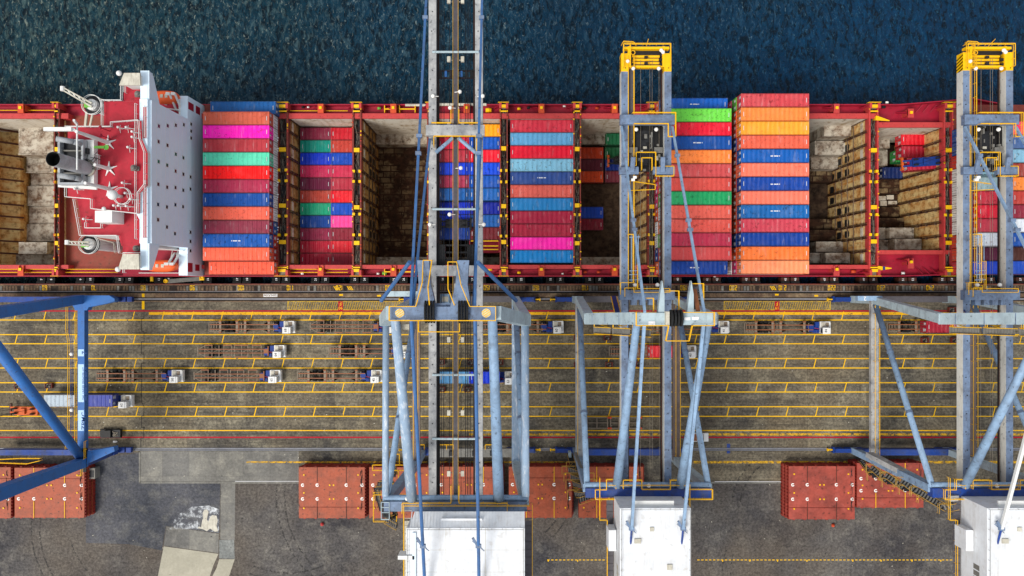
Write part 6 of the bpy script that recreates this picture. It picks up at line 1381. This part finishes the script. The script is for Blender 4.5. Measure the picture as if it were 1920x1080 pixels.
        mb = MB(); [mb.box(hx0-.012, -46.2+1.0*j, 37.0, hx0-.004, -45.4+1.0*j, 38.6) for j in range(3)]; mb.build('window', M['canvas'] if style != 'east' else M['grey'], hs)
        mb = MB(); mb.box(hx0-1.3, -41.5, 34, hx0-.1, -38.2, 37.2); mb.build('electrical_box', M['roof'], hs)
    return r, P

CX1, CX2, CX3 = -8.62, 22.75, 79.4
c1, P1 = crane(CX1, 41.0, 41.5, 63.3, 41.5, 14.0, 6.6, 10.9, 'tallest blue-grey crane with lowered boom reaching far over the sea beyond the ship', 'tall', 52)
c2, P2 = crane(CX2-.6, 31.5, 33.5, 54.0, 35.7, 11.0, 5.3, 10.2, 'middle crane with yellow boom tip beside the green and red container stack', 'mid', WY(100, 31.5))
c3, P3 = crane(CX3-.9, 31.5, 33.5, 54.0, 35.7, 11.0, 5.3, 10.2, 'eastern pale grey crane with yellow boom tip standing over the bow', 'east', WY(98, 31.5))

# stair towers
def stair_zigzag(P, pts, w=.8):
    mb = MB(); rr = MB()
    for a, b in zip(pts, pts[1:]):
        a, b = Vector(a), Vector(b); d = (b-a); L = d.length; flat = abs(d.z) < .2
        mb.beam(a, b, w, .1)
        n = int(L/.5)
        if not flat:
            for k_ in range(n): c = a.lerp(b, k_/n); mb.beam(c+Vector((-.02, 0, .06)), c+d.normalized()*.25+Vector((0, 0, .06)), w*.9, .05, 1)
        side = d.cross(Vector((0, 0, 1))).normalized()*(w/2+.05)
        for s_ in (-1, 1): rr.rail([a+side*s_, b+side*s_], 1.0, .042, 1.6, 0, False)
    P('stairs', mb, [M['dark'], M['grey']]); P('handrail', rr, M['rail_dull'])
# tall crane: switchback stairs at the landward corner
random.seed(9)
pts = []
lv = [(735, 845, 2), (742, 890, 8), (728, 892, 8), (722, 940, 14), (708, 940, 14), (712, 905, 20), (735, 903, 20), (738, 955, 26), (716, 958, 26), (705, 915, 32), (730, 915, 32), (742, 968, 38), (722, 972, 38), (745, 985, 41)]
stair_zigzag(P1, [W(*p) for p in lv])
mb = MB()
for (a, b, z) in (((700, 870), (765, 880), 12), ((730, 905), (770, 925), 22), ((702, 925), (745, 975), 34), ((735, 850), (750, 870), 4), ((720, 880), (748, 905), 17)):
    p, q = W(*a, z), W(*b, z); mb.rail([p, (q.x, p.y, z), q, (p.x, q.y, z), p], 1.05, .05, 1.6)
P1('handrail', mb, M['rail_yellow'])
mb = MB(); p, q = W(716, 940, 41), W(731, 972, 41); mb.box(p.x, q.y, 40.6, q.x, p.y, 40.7); [mb.beam((p.x+(q.x-p.x)*t, p.y, 41.5), (p.x+(q.x-p.x)*t, q.y, 41.5), .1, .3, 1) for t in (0, 1)]; [mb.beam((p.x, p.y+(q.y-p.y)*t, 41.5), (q.x, p.y+(q.y-p.y)*t, 41.5), .1, .2, 1) for t in (0, .3, .6, 1)]; P1('rest_frame', mb, [M['dark'], M['cr_light']])
# landward portal level clutter beneath the tall crane
for (u0, u1) in ((820, 838), (838, 851), (910, 938), (781, 796)):
    mb = MB(); p, q = W(u0, 833, 4), W(u1, 842, 4); mb.rail([(p.x, q.y, 3.7), (p.x, p.y, 3.7), (q.x, p.y, 3.7), (q.x, q.y, 3.7)], 1.0, .06, 1.0); P1('handrail', mb, M['rail_yellow'])
mb = MB(); p, q = W(820, 842, 5), W(965, 858, 5); mb.box(p.x, q.y, 4.0, q.x, p.y, 4.6)
for t in (.15, .45, .68): mb.box(p.x+(q.x-p.x)*t, q.y+.4, 4.6, p.x+(q.x-p.x)*t+.9, p.y-.4, 5.4, 1)
P1('electrical_deck', mb, [M['grey'], M['dark']])
mb = MB(); p = W(762, 612, 15); mb.tube((p.x-2.2, p.y, 14.6), (p.x-1.6, p.y, 14.6), 3.4, 28); mb.box(p.x-1.4, p.y-.6, 14.2, p.x+.5, p.y+.4, 15, 1); P1('cable_reel', mb, [M['rust_dark'], M['canvas']])
mb = MB(); p, q = W(775, 535, 14), W(940, 575, 14)
mb.box(p.x-5, -1.6, 13.5, p.x+1, -.6, 14); P1('platform', mb, M['cr_light'])
# middle crane: stairs at the landward corner, boom hinge walkway
for nm, P, cx, pts in (('m', P2, CX2, [(1068, 850, 3), (1074, 872, 8), (1066, 880, 10), (1100, 893, 15), (1070, 893, 15), (1103, 905, 20), (1074, 906, 20), (1108, 917, 26), (1078, 925, 26), (1112, 928, 31), (1085, 937, 33)]),
                     ('e', P3, CX3, [(1618, 852, 4), (1640, 880, 8), (1662, 880, 8), (1638, 866, 11), (1668, 892, 14), (1690, 893, 14), (1665, 880, 17), (1700, 905, 20), (1722, 905, 20), (1695, 890, 23), (1735, 920, 26), (1760, 922, 26), (1722, 908, 28), (1775, 940, 32), (1795, 936, 33)])):
    if nm == 'e': pts = [(x-5, y+11, z) for x, y, z in pts]
    stair_zigzag(P, [W(*p) for p in pts], 1.0)
    mb = MB()
    for p in pts[1:-1]:
        c = W(*p); mb.rail([c+Vector((-1.3, -.8, 0)), c+Vector((-1.3, .8, 0)), c+Vector((1.3, .8, 0)), c+Vector((1.3, -.8, 0))], 1.05, .045, 1.4)
    P('handrail', mb, M['rail_dull'])
mb = MB(); a, b = W(1079, 850, 12), W(1110, 930, 33); mb.beam(a, b, .5, .5); 
P2('elevator_rail', mb, M['grey'])
mb = MB(); mb.box(WX(1065, 3), -33.9, 3, WX(1070, 3), -32.6, 5); P2('platform', mb, M['cr_light'])
mb = MB(); a, b = W(1630, 852, 13), W(1790, 935, 34); mb.beam(a, b, 1.5, .9)
for k_ in range(16): c = a.lerp(b, .08+k_*.056); mb.beam(c+Vector((0, -.25, .64)), c+(b-a).normalized()*.8+Vector((0, -.25, .64)), .7, .08, 1)
P3('inclined_conveyor', mb, [M['cr_gird'], M['black']])
text_mesh('2', 1.1, 'number', M['txt_white'], W(1622, 559.5, 13.2), math.pi, c3)
mb = MB(); p, q = W(1608, 555, 13), W(1648, 564, 13); mb.box(p.x, q.y, 12, q.x+.6, p.y, 13.1); P3('portal_corner', mb, M['cr_tube'])
text_mesh('2', 1.1, 'number', M['txt_white'], W(1800, 855, 14), math.pi, c3)
# side ladders and platforms along the middle and eastern booms
for P, u0, rr_ in ((P2, 1182, [(520, 1176)]), (P3, 1830, [(440, 1822)])):
    mb = MB()
    c0 = (u0-960); 
    pts = [(u0-6, 440), (u0+4, 440), (u0+4, 530), (u0-20, 530), (u0-20, 552)]
    mb.rail([W(x, y, 32) for x, y in pts], 1.0, .06, 1.5); mb.rail([W(x, y, 32) for x, y in ((u0+12, 490), (u0+12, 541), (u0+72, 541), (u0+72, 548), (u0+5, 548), (u0+5, 540), (u0-12, 540), (u0-12, 556))], 1.0, .06, 1.5)
    P('handrail', mb, M['rail_yellow'])
    mb = MB(); [mb.beam(W(u0-2, y, 32.5), W(u0+18, y-1, 32.5), .12, .12) for y in (445, 508, 515, 525)]; [mb.tube(W(u0+x, 440, 32), W(u0+x, 530, 32), .06, 5) for x in (2, 6, 10, 15)]; P('pipe', mb, M['cr_tube'])
for P, x_ in ((P2, 1082), (P3, 1795)):
    mb = MB(); a, b = W(1150 if P is P2 else 1797, 556, 20), W(1158 if P is P2 else 1812, 590, 33); mb.beam(a, b, .9, .2); 
    P('stairs', mb, M['sp_blue'])
    mb = MB(); [mb.rail([a+Vector((d, 0, 0)), b+Vector((d, 0, 0))], 1, .06, 1.2) for d in (-.5, .5)]; P('handrail', mb, M['rail_yellow'])

# the azure crane at the western edge: boom raised, only its portal reaches the view
az = empty('quay_crane', (-100, -17, 0), 'azure blue crane portal with white lettered panels on its leg beam', 'crane', 'ship-to-shore cranes along the quay')
def PA(name, mb, m, smooth=False): return mb.build(name, m, az, smooth)
zp = 14.0
xb = WX(152, zp); yA_, yB_ = WY(563, zp), WY(862, zp)
mb = MB(); mb.box(xb-.62, yB_, zp-1.4, xb+.62, yA_, zp); 
sl = PA('portal_beam', mb, M['cr_azure'])
mb = MB(); mb.prism(PZ([(120, 560), (140, 554), (205, 554), (215, 560), (215, 565), (200, 569), (166, 576), (163, 582), (141, 582), (138, 575)], zp), zp-1.5, zp+.02); PA('portal_corner', mb, M['cr_azure'])
mb = MB(); mb.beam(W(150, 561, zp-.4), (xb-1.0, -4.2, 42), 1.7, 1.6, 0, 2.3, 1.8); PA('waterside_leg', mb, M['cr_azure'])
mb = MB(); mb.prism(PZ([(141, 858), (164, 846), (213, 838), (215, 846), (165, 869), (142, 876)], zp), zp-1.6, zp+.02); PA('portal_corner', mb, M['cr_azure'])
mb = MB(); mb.beam(W(158, 866, zp-.6), (xb-1.0, -32.4, 42), 1.5, 1.7, 0, 2.2, 2.2); PA('landside_leg', mb, M['cr_azure'])
mb = MB(); mb.tube(W(152, 858, zp-.2), (xb-.6, -6.0, 41), .85, 16, 0, .95); PA('diagonal_brace', mb, M['cr_azure'], True)
for y_ in (-2.3, -32.9):
    mb = MB(); mb.box(xb-.7, y_-.6, 1.8, xb+.7, y_+.6, zp-1); mb.box(xb-22, y_-.55, 2, xb+1, y_+.55, 3.6); PA('sill_beam', mb, M['cr_navy'])
    mb = MB(); u = 232 if y_ > -10 else 230; c_ = WX(u, 1.2); mb.box(c_-3.2, y_-.35, 1.1, c_-.4, y_+.35, 1.9); [mb.box(c_-1.9+1.3*k_, y_-.5, .4, c_-.9+1.3*k_, y_+.5, 1.3) for k_ in range(3)]; PA('bogie', mb, M['sp_blue'])
mb = MB(); mb.box(WX(137, zp), yB_-.5, zp-1.6, WX(151, zp)-.1, WY(577, zp), zp-1.45); PA('walkway', mb, M['cr_brown'])
mb = MB(); mb.rail([W(150, 576, zp-1.5), W(147, 576, zp-1.5), W(146, 850, zp-1.5)], 1.1, .06, 2.5); mb.rail([W(130, 575, zp-1.4), W(129, 618, zp-1.4), W(133, 640, zp-1.4), W(133, 800, zp-1.4), W(128, 840, zp-1.4)], 1.1, .05, 2.5); PA('handrail', mb, M['rail_yellow'])
mb = MB(); mb.rail([W(136, 577, zp-1.5), W(136, 625, zp-1.5), W(139, 640, zp-1.5), W(139, 800, zp-1.5), W(135, 830, zp-1.5)], 1.1, .05, 2.0); PA('guard_rail', mb, M['sp_blue'])
for py in (664, 769): mb = MB(); mb.ball(W(134, py, zp), .36, 8); PA('floodlight', mb, M['lamp'])
for (pa, pb, nm) in ((655, 668, 'a'), (683, 754, 'b'), (769, 808, 'c')):
    y0, y1 = WY(pb, zp), WY(pa, zp); mb = MB(); mb.quad((xb-.56, y0, zp+.008), (xb+.52, y0, zp+.008), (xb+.52, y1, zp+.008), (xb-.56, y1, zp+.008)); PA('sign_panel', mb, M['panel_blue'])
T_ = lambda t, s, px, py, sx=1.0: text_mesh(t, s, 'lettering', M['txt_blue'], W(px, py, zp)+Vector((0, 0, .03)), math.pi/2, az, sx=sx)
T_('7', 1.25, 158.5, 661.5); T_('SWL UNDER SPREADER 61T', .50, 156.4, 719, .98); T_('SWL UNDER CARGO BEAM 70T', .46, 161.2, 719, .98); T_('ZPMC', 1.0, 156.8, 789, 1.28); 
mb = MB(); mb.tube(W(144, 786, zp-1.4), W(144, 786, zp-1.35), .35, 12); PA('hazard_disc', mb, M['yellow'])
mb = MB(); mb.beam(W(160, 840, zp), W(157, 885, zp), .9, .15); mb.rail([W(163, 826, zp), W(163, 858, zp), W(157, 862, zp), W(157, 890, zp), W(150, 890, zp)], 1, .06, 1.2, 1); mb.rail([W(0, 866, 5), W(55, 868, 5), W(80, 862, 5)], 1, .06, 1.2, 1); mb.rail([W(0, 860, 5), W(40, 858, 5), W(80, 858, 5)], 1, .06, 1.2, 1); PA('ladder', mb, [M['dark'], M['rail_yellow']])
mb = MB(); mb.prism(PZ([(162, 878), (178, 878), (178, 898), (162, 898)], 2), 0, 2.0); mb.box(WX(165, 2), WY(895, 2), 2, WX(176, 2), WY(882, 2), 2.05, 1); PA('stair_landing', mb, [M['conc_patch'], M['dark']])
mb = MB(); a = W(38, 735, 30); 

# remove the source copies
for p in PROTO.values():
    for o in list(p.children_recursive)+[p]: bpy.data.objects.remove(o)
